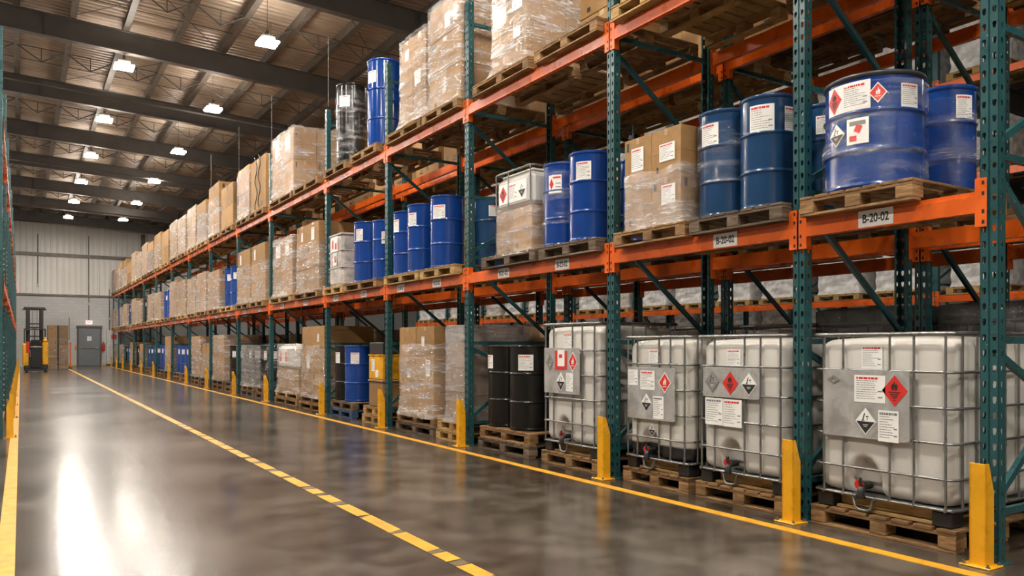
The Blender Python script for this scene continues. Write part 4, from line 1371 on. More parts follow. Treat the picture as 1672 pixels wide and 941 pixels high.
# generic far bays on the floor
def far_stack(b_, lv, y0, y1, h, side, kind, seed, x=4.92, wrapm='film'):
    z = LV[lv] + (PH if lv else 0)
    nm = w3(b_, lv, side)
    if lv == 0:
        pallet(FX - 0.03, y0 - 0.03, y1 + 0.03, 0, f'wooden pallet, {w3(b_, lv, side)}', G_P0, 'wood'); z = PH
        pallet(FX - 0.02, y0 - 0.02, y1 + 0.02, PH, f'upper wooden pallet, {w3(b_, lv, side)}', G_P0, 'woodgrey'); z = 2 * PH
        x = FX
    else:
        pallet(x - 0.02, y0 - 0.03, y1 + 0.03, LV[lv], f'wooden pallet, {w3(b_, lv, side)}', 'pallets on the beams of the right rack', 'woodpale' if seed % 2 else 'wood')
    if kind == 'box':
        stack(x, y0, y1, z, z + h, 2 if y1 - y0 > 1.0 else 1, 2, f'{side} stack, {ORD[b_]} bay of right rack, {["floor", "lower beams", "upper beams"][lv]}', seed=seed)
        if wrapm: wrap(x - 0.01, x + 1.07, y0 - 0.01, y1 + 0.01, z - 0.03, z + h * (0.97 if seed % 3 else 0.7), f'clear film round {w3(b_, lv, side + " stack,")}', None, wrapm, 0.05, seed)
    else:
        n = max(1, int((y1 - y0) / 0.6))
        for k in range(n):
            r_ = min(0.29, (y1 - y0) / n / 2 - 0.01)
            drum(x + 0.33, y0 + (k + 0.5) * (y1 - y0) / n, z, r_, h, kind, f'{kind} drum, {"near" if k == 0 else "far"} on pallet, {w3(b_, lv, side)}', GD, ((-30, 0.75, 0.16, 0.2),), False, seed=seed)
FAR0 = {8: (('black', 1.03), ('box', 1.35)), 9: (('box', 1.1), ('box', 1.35)), 10: (('blue', 1.04), ('blue', 1.04)), 11: (('box', 1.4), ('blue', 1.05)), 12: (('navy', 1.05), ('navy', 1.0)),
        13: (('box', 1.1), ('black', 1.0)), 14: (('box', 1.2), ('navy', 1.0)), 15: (('black', 1.0), ('box', 1.1)), 16: (('box', 1.1), ('box', 1.0))}
FAR1 = {8: (('blue', 1.1), ('box', 1.15)), 9: (('box', 1.25), ('box', 1.2)), 10: (('box', 1.25), ('box', 1.35)), 11: (('blue', 1.1), ('box', 1.15)), 12: (('box', 1.2), ('black', 1.1)),
        13: (('box', 1.1), ('box', 1.3)), 14: (('navy', 1.05), ('box', 1.2)), 15: (('box', 1.1), ('blue', 1.0)), 16: (('box', 1.0), ('box', 1.15))}
for b_ in range(8, 17):
    ya, yb_ = FY[b_ - 1] + 0.2, FY[b_] - 0.2
    mid = (ya + yb_) / 2
    for lv, T in ((0, FAR0), (1, FAR1)):
        (k1, h1), (k2, h2) = T[b_]
        far_stack(b_, lv, ya, mid - 0.12, h1, 'near', k1, b_ * 3 + lv)
        far_stack(b_, lv, mid + 0.12, yb_, h2, 'far', k2, b_ * 3 + lv + 1)
    rd = random.Random(b_)
    far_stack(b_, 2, ya, mid - 0.18, rd.uniform(1.1, 1.5), 'near', 'box', b_ * 5, wrapm='filmgrey' if b_ % 3 == 0 else 'film' if b_ % 3 == 1 else None)
    far_stack(b_, 2, mid + 0.1, yb_ - 0.05, rd.uniform(1.3, 1.52), 'far', 'box', b_ * 5 + 2)

# ------------------------------------------------------------------ loads, right rack, lower beams
BX = 4.9
G_P1 = 'pallets on the beams of the right rack'
def pal1(y0, y1, b_, nm, lv=1, mat='wood', detail=True, depth=1.2, x=BX):
    col = {'wood': 'brown', 'woodpale': 'pale', 'woodgrey': 'grey-brown'}[mat]
    pallet(x, y0, y1, LV[lv], f'{col} wooden pallet under {nm}, {ORD[b_]} bay, {"lower" if lv == 1 else "upper"} beams', G_P1, mat, detail, 1.42 if lv == 2 and b_ < 5 else depth)
    return LV[lv] + PH
Z1 = LV[1] + PH; Z2 = LV[2] + PH
# bay 1
pal1(2.93, 3.8, 1, 'the widest blue drum')
big = [('white', 0, quad2(-0.17, 0.17, -0.1, 0.1))] + [(m, l + 1, q) for m, l, q in shift(diamond(0.07, 'flame', k=1.35), -0.1, 0)] + \
      [(m, l + 1, q) for m, l, q in shift(sheet(0.19, 0.18, 31), 0.07, 0)]
lowlab = shift(diamond(0.075, 'corrosive', k=1.1), -0.08, 0) + [('white', 0, quad2(0.01, 0.16, -0.09, 0.09)), ('red', 1, quad2(0.03, 0.08, -0.07, -0.03)), ('red', 1, [(0.06, 0.0), (0.1, -0.02), (0.12, 0.03), (0.08, 0.05)]), ('greyink', 1, quad2(0.03, 0.14, 0.04, 0.07))]
drum(5.27, 3.44, Z1, 0.335, 0.8, 'blue', 'widest royal blue drum with large flame label, wrapped, on nearest lower-beam pallet', GD,
     ((big, -33, 0.81), (lowlab, -33, 0.50), (diamond(0.06, 'flame_small', k=1.2), 4, 0.81), (sheet(0.14, 0.165, 33), 42, 0.78)), lidmat='rimmetal', seed=30)
drum(5.92, 3.29, Z1, 0.215, 0.81, 'blue', 'blue drum half hidden behind the widest blue drum, nearest bay', GD, ((sheet(0.13, 0.17, 34), 38, 0.8),), seed=31)
def hug(x, y, z, r, h, label, seed=0, mat='filmthin', tilt=0.0):
    m_ = MB(); n, nz = 40, 10; vs = []
    for i in range(nz + 1):
        for j in range(n):
            a = 2 * PI * j / n
            nn = noise.noise(Vector((math.cos(a) * 3, math.sin(a) * 3, i * 0.7 + seed)))
            rr_ = r * 1.03 + 0.007 + 0.005 * nn
            vs.append((rr_ * math.cos(a), rr_ * math.sin(a), h * i / nz + 0.012 * nn + tilt * math.cos(a + 1)))
    m_.add(vs, [(i * n + j, i * n + (j + 1) % n, (i + 1) * n + (j + 1) % n, (i + 1) * n + j) for i in range(nz) for j in range(n)], 0, True)
    return tag(node('stretch_wrap', loc=(x, y, z), data=m_.mesh('film', [mat])), label, 'plastic wrap')
hug(5.27, 3.44, Z1 + 0.02, 0.335, 0.72, 'clear film hugging the widest blue drum, nearest bay', 1)
hug(5.92, 3.29, Z1 + 0.1, 0.215, 0.62, 'clear film hugging the blue drum behind the widest one', 2)
# bay 2
pal1(3.96, 4.94, 2, 'the two navy drums', mat='woodgrey')
drum(5.25, 4.375, Z1, 0.228, 0.925, 'navy', 'navy blue drum with square label, nearer of two, second bay, lower beams', GD, ((-14, 0.79, 0.2, 0.22), (50, 0.78, 0.14, 0.2)), seed=40)
drum(5.25, 4.84, Z1, 0.228, 0.925, 'navy', 'navy blue drum touching the wrapped cartons, second bay, lower beams', GD, ((-38, 0.77, 0.18, 0.2),), seed=41)
drum(5.78, 4.22, Z1, 0.22, 0.9, 'navy', 'dark blue drum standing behind the two navy drums, second bay', GD, ((0, 0.8, 0.15, 0.15),), False, seed=42)
hug(5.25, 4.84, Z1 + 0.3, 0.228, 0.52, 'clear film hugging the navy drum next to the cartons', 3)
pal1(4.99, 5.96, 2, 'the four-face carton stack', mat='wood')
stack(4.95, 5.09, 5.85, Z1, 3.3, 2, 2, w3(2, 1), drows=2, depth=1.05, labs=((1, 1, 0, 0.52, 0.17, 0.22), (1, 0, 0.05, 0.5, 0.2, 0.16), (0, 0, 0.1, 0.62, 0.18, 0.18)), seed=9)
wrap(4.94, 6.01, 5.08, 5.86, Z1 - 0.02, 2.95, 'clear film round the cartons, second bay, lower beams', None, 'film', 0.03, 8)
# bay 3
pal1(6.24, 7.27, 3, 'the two labelled blue drums', mat='woodgrey')
drum(5.2, 6.7, Z1, 0.235, 0.95, 'blue', 'blue drum with square label, nearer of two beside the third upright', GD, ((-20, 0.78, 0.17, 0.19),), seed=50)
drum(5.2, 7.2, Z1, 0.225, 0.93, 'blue', 'blue drum with red diamond label, touching the boxed tote, third bay', GD,
     (([('white', 0, quad2(-0.08, 0.08, -0.1, 0.1)), ('red', 1, [(-0.07, 0), (-0.04, 0.06), (-0.01, 0), (-0.04, -0.06)]), ('greyink', 1, quad2(0.01, 0.07, 0.0, 0.01)), ('greyink', 1, quad2(0.01, 0.07, -0.04, -0.03)), ('red', 1, quad2(-0.02, 0.07, 0.06, 0.08))], -26, 0.74),), seed=51)
drum(5.72, 6.5, Z1, 0.22, 0.9, 'blue', 'blue drum behind the nearer labelled drum, third bay, lower beams', GD, ((10, 0.6, 0.15, 0.2),), False, seed=52)
hug(5.2, 7.2, Z1 + 0.25, 0.225, 0.6, 'clear film hugging the drum with the red diamond label', 4)
pal1(7.34, 8.55, 3, 'the white tote over cartons', mat='woodgrey')
stack(4.96, 7.5, 8.28, Z1, 2.95, 2, 1, w3(3, 1), labs=(), seed=10)
m_ = MB(); m_.box(0, 1.0, -0.39, 0.39, 0, 0.4, 0, 0.06); m_.box(0.05, 0.95, -0.34, 0.34, 0.4, 0.44, 0, 0.02)
tt = tag(node('white_tote', loc=(4.96, 7.89, 2.95), data=m_.mesh('white_tote', ['hdpe'])), 'white plastic tote with rail on top of wrapped cartons, third bay', 'tote')
m_ = MB(); m_.tube([(p[0], p[1], 0.46) for p in rrect(0.8, 1.02, 0.05)], 0.012, 7, closed=True)
for yy in (-0.38, 0.1, 0.38): m_.tube([(-0.005, yy, -0.02), (-0.005, yy, 0.46)], 0.008, 6)
for xx in (0.3, 0.7): m_.tube([(xx, -0.395, -0.02), (xx, -0.395, 0.46)], 0.008, 6)
node('rail', tt, data=m_.mesh('rail', ['galv']))
flat_decal('label', tt, [('white', 0, quad2(-0.32, 0.3, -0.12, 0.12))] + [(m, l + 1, q) for m, l, q in shift(diamond(0.085, 'flame', k=1.2), -0.22, 0)] +
           [(m, l + 1, q) for m, l, q in shift(sheet(0.2, 0.2, 61), 0.0, 0)] + [(m, l + 1, q) for m, l, q in shift(diamond(0.085, 'corrosive', k=1.2), 0.2, 0)], -0.004, 0.0, 0.2)
sh = wrap(4.95, 6.0, 7.49, 8.29, Z1 - 0.03, 3.0, 'clear film round the cartons under the white tote', None, 'film', 0.05, 9)
# bay 4
pal1(9.28, 10.34, 4, 'the widest of the three blue drums', mat='woodpale')
pal1(10.4, 11.68, 4, 'the two far blue drums', mat='woodpale')
drum(5.2, 10.06, Z1, 0.24, 1.03, 'blue', 'nearest of three blue drums in a row, fourth bay, lower beams', GD, ((-30, 0.77, 0.2, 0.19),), seed=60)
drum(5.2, 10.86, Z1, 0.235, 1.03, 'blue', 'middle of three blue drums in a row, fourth bay, lower beams', GD, ((-44, 0.77, 0.16, 0.2),), seed=61)
drum(5.2, 11.41, Z1, 0.23, 1.0, 'blue', 'farthest of three blue drums in a row, fourth bay, lower beams', GD, ((-54, 0.77, 0.14, 0.2),), seed=62)
drum(5.72, 9.72, Z1, 0.23, 1.0, 'navy', 'dark drum behind the three blue drums, seen right of the upright', GD, ((20, 0.8, 0.2, 0.15),), False, seed=63)
# bay 5
pal1(12.0, 13.5, 5, 'the wide blue drum', mat='wood'); pal1(13.58, 14.66, 5, 'the grey wrapped tote', mat='woodpale')
drum(5.25, 13.16, Z1, 0.27, 1.07, 'blue', 'wide blue drum beside a grey wrapped tote, fifth bay, lower beams', GD, ((-40, 0.78, 0.15, 0.2),), seed=65)
drum(5.25, 12.4, Z1, 0.23, 1.0, 'blue', 'blue drum half behind the fifth upright, lower beams', GD, ((0, 0.7, 0.15, 0.2),), False, seed=66)
m_ = MB(); m_.box(0, 0.8, -0.34, 0.34, 0, 0.95, 0, 0.05); m_.box(-0.01, 0.81, -0.35, 0.35, 0.93, 0.97, 0, 0.012)
for z in (0.33, 0.64): m_.box(-0.01, 0.81, -0.35, 0.35, z, z + 0.02, 0, 0.006)
tt = tag(node('grey_tote', loc=(4.96, 14.1, Z1), data=m_.mesh('grey_tote', ['wrapload'])), 'grey plastic tote with white labels left of the wide blue drum', 'tote')
flat_decal('label', tt, [('white', 0, quad2(-0.28, 0.1, -0.14, 0.14)), ('red', 1, quad2(-0.2, -0.12, -0.08, 0.08)), ('red', 1, quad2(-0.05, 0.05, -0.1, 0.02))], -0.012, -0.05, 0.78)
flat_decal('label', tt, [('white', 0, quad2(-0.1, 0.1, -0.12, 0.12)), ('red', 1, quad2(-0.02, 0.07, -0.06, 0.06))], -0.012, 0.0, 0.5)
wrap(4.94, 5.78, 13.74, 14.46, Z1 - 0.03, Z1 + 0.92, 'clear film round the grey tote, fifth bay', None, 'filmthin', 0.05, 10)
# bay 6
pal1(15.0, 16.6, 6, 'the tall carton stack', mat='wood'); pal1(16.8, 18.5, 6, 'the milky wrapped cartons', mat='woodpale')
stack(4.95, 15.05, 16.5, Z1, 3.8, 2, 3, w3(6, 1, 'near stack,'), labs=((2, 1, 0, 0.5, 0.12, 0.18), (2, 0, 0, 0.5, 0.2, 0.25)), seed=12)
wrap(4.94, 6.02, 15.04, 16.51, Z1 - 0.03, 3.42, 'clear film round the tall cartons, sixth bay, lower beams', None, 'film', 0.05, 11)
stack(4.97, 16.9, 18.35, Z1, 3.72, 2, 2, w3(6, 1, 'far stack,'), labs=((1, 1, 0, 0.6, 0.35, 0.3), (1, 0, 0, 0.6, 0.3, 0.3)), seed=13)
wrap(4.95, 6.03, 16.88, 18.37, Z1 - 0.03, 3.74, 'milky film round the far cartons, sixth bay, lower beams', None, 'film', 0.08, 12, over=True)
# bay 7
for (a, b_, nm) in ((19.05, 20.35, 'near'), (20.5, 21.85, 'far')):
    pal1(a - 0.03, b_ + 0.03, 7, f'the {nm} carton stack', mat='wood', detail=False)
    stack(4.95, a, b_, Z1, 3.82, 2, 3, w3(7, 1, f'{nm} stack,'), labs=((2, 1, 0, 0.5, 0.15, 0.25),), seed=14)
    wrap(4.94, 6.02, a - 0.01, b_ + 0.01, Z1 - 0.03, 3.4, f'clear film round the {nm} cartons, seventh bay, lower beams', None, 'film', 0.05, 13)

# ------------------------------------------------------------------ loads, right rack, upper beams
pal1(2.7, 3.75, 1, 'nothing', 2, 'wood'); 
pal1(3.98, 4.95, 2, 'the near stack', 2, 'wood'); pal1(5.03, 6.0, 2, 'the far stack', 2, 'woodpale')
for (a, b_, nm) in ((4.0, 4.93, 'near'), (5.08, 5.95, 'far')):
    stack(4.98, a, b_, Z2, Z2 + 1.2, 2, 2, w3(2, 2, f'{nm} stack,'), seed=15)
stack(4.98, 2.75, 3.7, Z2, Z2 + 1.1, 2, 2, w3(1, 2), seed=16)
pal1(6.22, 7.36, 3, 'the small cartons', 2, 'wood'); pal1(7.48, 8.78, 3, 'the tall bright wrapped cartons', 2, 'wood')
stack(4.96, 7.62, 8.4, Z2, Z2 + 1.38, 2, 3, w3(3, 2), drows=2, depth=1.16, labs=((1, 1, 0, 0.6, 0.3, 0.3), (1, 0, 0, 0.7, 0.22, 0.25), (0, 0, 0, 0.85, 0.15, 0.12)), seed=17)
wrap(4.95, 6.14, 7.61, 8.41, Z2 - 0.03, Z2 + 1.4, 'clear film round the tall cartons, third bay, upper beams', None, 'film', 0.07, 14)
stack(5.5, 6.5, 7.3, Z2, Z2 + 0.9, 1, 2, w3(3, 2, 'set-back stack,'), depth=0.6, seed=18)
pal1(9.2, 10.28, 4, 'the near wrapped cartons', 2, 'wood'); pal1(10.33, 11.62, 4, 'the far wrapped cartons', 2, 'wood')
stack(4.96, 9.22, 10.15, Z2, 6.1, 1, 3, w3(4, 2, 'near stack,'), drows=2, labs=((2, 0, 0.1, 0.4, 0.16, 0.2), (0, 0, 0.0, 0.6, 0.1, 0.2)), seed=19)
wrap(4.94, 6.02, 9.2, 10.17, Z2 - 0.03, 6.12, 'clear film round the near cartons, fourth bay, upper beams', None, 'film', 0.05, 15)
stack(4.96, 10.28, 11.16, Z2, 5.95, 2, 3, w3(4, 2, 'far stack,'), drows=2, labs=((2, 1, 0, 0.5, 0.14, 0.16), (1, 0, -0.1, 0.5, 0.2, 0.2)), seed=20)
wrap(4.94, 6.02, 10.24, 11.18, Z2 - 0.03, 5.97, 'clear film round the far cartons, fourth bay, upper beams', None, 'film', 0.07, 16)
pal1(12.0, 13.2, 5, 'the tall blue drum', 2, 'wood'); pal1(13.4, 14.62, 5, 'the tall black drum', 2, 'wood')
drum(5.27, 12.52, Z2, 0.29, 1.5, 'blue', 'tallest blue drum, standing on the upper beams beside the fifth upright', GD, ((-48, 0.8, 0.2, 0.2),), seed=70)
drum(5.27, 14.06, Z2, 0.29, 1.52, 'black', 'tall black wrapped drum on the upper beams, left of the tallest blue one', GD, ((-30, 0.78, 0.22, 0.2), (-85, 0.7, 0.15, 0.2)), seed=71)
hug(5.27, 14.06, Z2 - 0.02, 0.3, 1.42, 'clear film hugging the tall black drum on the upper beams', 5, 'filmthin')
pal1(14.98, 16.6, 6, 'no load', 2, 'wood'); pal1(16.72, 18.55, 6, 'the pale wrapped cartons', 2, 'wood')
stack(4.96, 16.8, 18.45, Z2, 6.05, 2, 2, w3(6, 2), drows=2, labs=((1, 0, 0, 0.6, 0.35, 0.3), (1, 1, 0, 0.6, 0.3, 0.3)), seed=21)
wrap(4.94, 6.02, 16.78, 18.47, Z2 - 0.03, 6.07, 'bright film round the pale cartons, sixth bay, upper beams', None, 'film', 0.07, 17, over=True)
pal1(19.0, 20.5, 7, 'the near big cartons', 2, 'wood', False); pal1(20.6, 21.9, 7, 'the far big cartons', 2, 'wood', False)
stack(4.96, 19.05, 20.45, Z2, 5.95, 1, 1, w3(7, 2, 'near stack,'), seed=22)
stack(4.96, 20.65, 21.85, Z2, 6.0, 2, 2, w3(7, 2, 'far stack,'), seed=23)
wrap(4.94, 6.02, 20.63, 21.87, Z2 - 0.03, 5.9, 'clear film round the far cartons, seventh bay, upper beams', None, 'film', 0.05, 18)
m_ = MB()
for k in range(2):
    pts = [(4.93, 19.5 + k * 0.3 + 0.12 * math.sin(i * 1.3 + k), Z2 + 0.05 + i * 0.13) for i in range(11)]
    m_.tube(pts, 0.012, 6)
tag(node('cable_strap', data=m_.mesh('cable_strap', ['blackplastic'])), 'black straps hanging down the face of the big carton, seventh bay', 'strap')

# ------------------------------------------------------------------ loads of the rack behind
def w4(b_, lv, s_=''):
    return f'{s_ + " " if s_ else ""}{ORD[b_]} bay of rack behind, {["floor level", "lower beams", "upper beams"][lv]}'
R2L = R2 + 0.08
for b_, (a, c) in ((1, (2.72, 3.75)), (2, (4.05, 4.98)), (2, (5.06, 5.99)), (3, (6.35, 7.4)), (3, (7.6, 8.6))):
    s_ = 'near' if a < FY[b_ - 1] + 0.6 else 'far'
    pallet(R2L, a - 0.02, c + 0.02, 0, f'wooden pallet, {w4(b_, 0, s_)}', 'pallets of the rack behind', 'woodgrey')
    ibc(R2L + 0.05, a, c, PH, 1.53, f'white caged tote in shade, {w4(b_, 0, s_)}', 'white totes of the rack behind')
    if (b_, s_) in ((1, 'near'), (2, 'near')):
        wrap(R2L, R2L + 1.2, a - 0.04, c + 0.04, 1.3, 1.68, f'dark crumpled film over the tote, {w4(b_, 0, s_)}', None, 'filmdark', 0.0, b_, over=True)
for b_ in range(4, 11):
    ya, yb_ = FY[b_ - 1] + 0.15, FY[b_] - 0.15; mid = (ya + yb_) / 2
    for s_, a, c in (('near', ya, mid - 0.05), ('far', mid + 0.05, yb_)):
        pallet(R2L, a, c, 0, f'wooden pallet, {w4(b_, 0, s_)}', 'pallets of the rack behind', 'woodgrey')
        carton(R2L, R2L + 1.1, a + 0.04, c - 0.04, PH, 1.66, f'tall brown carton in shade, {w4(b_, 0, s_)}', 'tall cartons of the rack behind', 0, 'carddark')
for b_ in range(1, 9):
    ya, yb_ = FY[b_ - 1] + 0.12, FY[b_] - 0.12; mid = (ya + yb_) / 2
    slots = [('', ya, yb_)] if b_ == 1 else [('near', ya, mid - 0.05), ('far', mid + 0.05, yb_)]
    for s_, a, c in slots:
        for lv in (1, 2):
            pallet(R2L, a, c, LV[lv], f'wooden pallet, {w4(b_, lv, s_)}', 'pallets of the rack behind', 'woodpale' if (b_ + lv) % 2 else 'wood')
        hh = {1: 0.5, 2: 0.75, 3: 0.6}.get(b_, 1.05)
        if not (b_ == 1):
            stack(R2L + 0.03, a + 0.05, c - 0.05, Z1, Z1 + hh, 2, 1, f'{s_} load, {ORD[b_]} bay of rack behind, lower beams', mat='card', seed=b_)
        if b_ > 1:
            stack(R2L + 0.03, a + 0.05, c - 0.05, Z2, Z2 + 1.1, 2, 1, f'{s_} load, {ORD[b_]} bay of rack behind, upper beams', mat='card', seed=b_ + 3)

# ------------------------------------------------------------------ racks across the next aisles
def wrapped_load_mesh(seed, mat):
    m_ = MB(); nz, N = 12, 48
    base = rrect(0.95, 1.05, 0.04, 2); pts = []
    for i in range(len(base)):
        a, b_ = Vector(base[i]), Vector(base[(i + 1) % len(base)])
        k = max(1, int((b_ - a).length / 0.08))
        for j in range(k): pts.append(a.lerp(b_, j / k))
    N = len(pts); vs = []
    for i in range(nz + 1):
        z = i / nz
        for p in pts:
            nn = noise.noise(Vector((p.x * 5 + seed, p.y * 5, z * 7)))
            k = 1 + 0.05 * nn + 0.06 * max(0, 0.12 - z) * 5
            vs.append((0.525 + (p.x - 0.525) * k, p.y * k, z))
    fs = [(i * N + j, i * N + (j + 1) % N, (i + 1) * N + (j + 1) % N, (i + 1) * N + j) for i in range(nz) for j in range(N)]
    fs.append(tuple(nz * N + j for j in range(N)))
    m_.add(vs, fs, 0, False)
    return m_.mesh('wrapped_load', [mat])
WL = [wrapped_load_mesh(1, 'wrapwhite'), wrapped_load_mesh(5, 'wrapload'), wrapped_load_mesh(9, 'wrapwhite')]
def far_rack(x, ys, levels, nm, h, loads_on, hts, sl=0.0):
    for i, y in enumerate(ys):
        frame(x, y, 0, f'teal upright frame of the {nm}, {ORD[i + 1]} from its near end', f'upright frames of the {nm}', 0, h)
    for b_ in range(1, len(ys)):
        ya, yb_ = ys[b_ - 1], ys[b_]
        for li, z in enumerate(levels):
            ln = ['lower', 'middle', 'upper'][li]
            beam(x, ya, yb_, z, 0, f'orange {ln} beam of the {nm}, {ORD[b_]} bay from its near end', f'beams of the {nm}')
        for li, z in enumerate([0.0] + list(levels)):
            if li not in loads_on: continue
            mid = (ya + yb_) / 2; ln = ['floor', 'lower', 'middle', 'upper'][li]
            for s_, a, c in (('near', ya + 0.22, mid - 0.14), ('far', mid + 0.14, yb_ - 0.22)):
                rd = random.Random(int(x * 10) + b_ * 7 + li * 3 + len(s_))
                hh = hts[li] * rd.uniform(0.85, 1.0)
                pallet(x - 0.02, a, c, z, f'pale wooden pallet, {s_} in {ORD[b_]} bay of the {nm}, {ln} level', f'pallets of the {nm}', 'woodpale')
                tag(node('wrapped_load', loc=(x + 0.04, (a + c) / 2, z + PH), data=WL[rd.randrange(3)], scale=(1, (c - a) * 0.98, hh)),
                    f'film-wrapped load, {s_} in {ORD[b_]} bay of the {nm}, {ln} level', 'pallet load', f'wrapped loads of the {nm}')
far_rack(14.8, [5.5 + 2.9 * k for k in range(10)], (2.28, 4.5, 6.3), 'rack across the next aisle', 8.1, (0, 1, 2, 3), (0.95, 1.05, 0.95, 1.0))
far_rack(24.6, [9.5 + 3.3 * k for k in range(9)], (2.0, 4.3), 'farthest rack seen', 5.95, (0, 1), (1.0, 1.2))

# left rack loads
for b_ in range(1, len(LY)):
    ya, yb_ = LY[b_ - 1] + 0.15, LY[b_] - 0.15; mid = (ya + yb_) / 2
    for s_, a, c in (('near', ya, mid - 0.08), ('far', mid + 0.08, yb_)):
        for lv in (0, 1, 2):
            rd = random.Random(b_ * 11 + lv * 5 + len(s_))
            ln = ['floor level', 'lower beams', 'upper beams'][lv]
            pallet(LX - 0.02, a, c, LV[lv], f'wooden pallet, {s_} in {ORD[b_]} bay of left rack, {ln}', 'pallets of the left rack', 'wood', rz=PI)
            tag(node('wrapped_load', loc=(LX - 0.1, (a + c) / 2, LV[lv] + PH), rz=PI, data=WL[rd.randrange(3)], scale=(1, (c - a) * 0.98, rd.uniform(1.1, 1.5))),
                f'film-wrapped load, {s_} in {ORD[b_]} bay of left rack, {ln}', 'pallet load', 'wrapped loads of the left rack')

# ------------------------------------------------------------------ far wall furniture
DX0, DX1 = 3.15, 4.35
m_ = MB(); m_.box(DX0, DX1, Y1 - 0.09, Y1 - 0.04, 0.01, 2.45, 0, 0.005)
d_ = struct(node('door_1', data=m_.mesh('door_leaf', ['doorgrey'])))
m_ = MB(); m_.box(DX0 - 0.1, DX0, Y1 - 0.14, Y1, 0, 2.58); m_.box(DX1, DX1 + 0.1, Y1 - 0.14, Y1, 0, 2.58); m_.box(DX0 - 0.14, DX1 + 0.14, Y1 - 0.16, Y1, 2.46, 2.6)
node('door_frame', d_, data=m_.mesh('door_frame', ['steel']))
m_ = MB(); m_.box(DX0 + 0.47, DX0 + 0.72, Y1 - 0.097, Y1 - 0.088, 1.62, 1.9, 0)
m_.box(DX0 + 0.59, DX0 + 0.6, Y1 - 0.1, Y1 - 0.096, 1.62, 1.9, 1); m_.box(DX0 + 0.47, DX0 + 0.72, Y1 - 0.1, Y1 - 0.096, 1.755, 1.765, 1)
node('door_window', d_, data=m_.mesh('door_window', ['pane', 'steel']))
m_ = MB(); m_.box(DX0 + 0.12, DX1 - 0.12, Y1 - 0.16, Y1 - 0.12, 1.14, 1.18, 0, 0.005); m_.box(DX1 - 0.2, DX1 - 0.1, Y1 - 0.17, Y1 - 0.09, 1.1, 1.22); m_.box(DX0 + 0.1, DX0 + 0.16, Y1 - 0.17, Y1 - 0.09, 1.12, 1.2)
node('push_bar', d_, data=m_.mesh('push_bar', ['galv']))
m_ = MB(); m_.box(3.55, 3.92, Y1 - 0.14, Y1 - 0.03, 2.68, 2.92, 0, 0.01)
ex = tag(node('exit_sign', data=m_.mesh('exit_sign', ['exitwhite'])), 'red lit exit sign on the far wall above the grey door', 'exit sign')
t = node('lettering', ex, loc=(3.735, Y1 - 0.143, 2.8), data=text_mesh('EXIT', 0.17, 'exitred', 0.02, 0.8)); t.rotation_euler = (PI / 2, 0, 0)
m_ = MB(); m_.box(3.5, 3.97, Y1 - 0.16, Y1 - 0.13, 2.58, 2.64, 0); node('mounting_bar', ex, data=m_.mesh('mounting_bar', ['cabinet']))
# cabinet with red plate
m_ = MB(); m_.box(4.72, 5.5, Y1 - 0.35, Y1 - 0.01, 0.12, 2.3, 0, 0.015); m_.box(4.74, 5.48, Y1 - 0.36, Y1 - 0.35, 1.2, 1.215, 1); m_.box(4.72, 5.5, Y1 - 0.33, Y1 - 0.02, 0.0, 0.12, 1)
cb = tag(node('electrical_cabinet', data=m_.mesh('electrical_cabinet', ['cabinet', 'steel'])), 'pale grey electrical cabinet on the far wall right of the door', 'cabinet')
m_ = MB(); m_.box(5.0, 5.3, Y1 - 0.375, Y1 - 0.36, 1.72, 2.02, 0, 0.004); node('red_plate', cb, data=m_.mesh('red_plate', ['red']))
m_ = MB(); m_.tube([(5.42, Y1 - 0.37, 1.0), (5.42, Y1 - 0.37, 1.25)], 0.012, 6); node('handle', cb, data=m_.mesh('handle', ['galv']))
# extinguisher
m_ = MB(); m_.lathe([(0.0001, 0), (0.07, 0.01), (0.08, 0.05), (0.08, 0.42), (0.04, 0.5), (0.02, 0.53), (0.02, 0.58), (0.0001, 0.58)], 14)
fe = tag(node('fire_extinguisher', loc=(4.55, Y1 - 0.1, 0.95), data=m_.mesh('fire_extinguisher', ['redplastic'])), 'red fire extinguisher on the far wall between door and cabinet', 'fire extinguisher')
m_ = MB(); m_.box(-0.015, 0.015, -0.07, 0.03, 0.58, 0.63); m_.tube([(0.02, 0, 0.58), (0.1, -0.03, 0.5), (0.1, -0.03, 0.2)], 0.01, 6); node('hose', fe, data=m_.mesh('hose', ['rubber']))
# conduits with boxes
for x, z0, z1, zb, nm in ((3.72, 2.95, 8.4, 4.0, 'conduit rising from the exit sign'), (2.62, 1.5, 3.1, 1.55, 'short conduit left of the grey door'), (4.9, 2.3, 5.0, 3.05, 'conduit rising from the electrical cabinet'), (0.9, 5.0, 8.3, 5.1, 'thin conduit high on the cladding')):
    m_ = MB(); m_.tube([(x, Y1 - 0.06, z0), (x, Y1 - 0.06, z1)], 0.022, 6)
    c_ = tag(node('conduit', data=m_.mesh('conduit', ['steel'])), f'{nm} on the far wall', 'pipe', 'conduits on the far wall')
    m_ = MB(); m_.box(x - 0.07, x + 0.07, Y1 - 0.12, Y1 - 0.02, zb - 0.08, zb + 0.08, 0, 0.01); node('junction_box', c_, data=m_.mesh('junction_box', ['cabinet']))
# small amber beacon left of the door, yellow kerbs
m_ = MB(); m_.lathe([(0.0001, 0.16), (0.05, 0.14), (0.07, 0.05), (0.07, 0)], 12); tag(node('amber_beacon', loc=(3.0, Y1 - 0.08, 1.15), data=m_.mesh('amber_beacon', ['amber'])), 'amber beacon on the wall left of the grey door', 'beacon')
m_ = MB(); m_.box(1.9, 3.0, Y1 - 0.15, Y1 - 0.01, 0, 0.09); m_.box(4.42, 4.7, Y1 - 0.15, Y1 - 0.01, 0, 0.09)
struct(node('baseboard_back', data=m_.mesh('kerb', ['line'])))

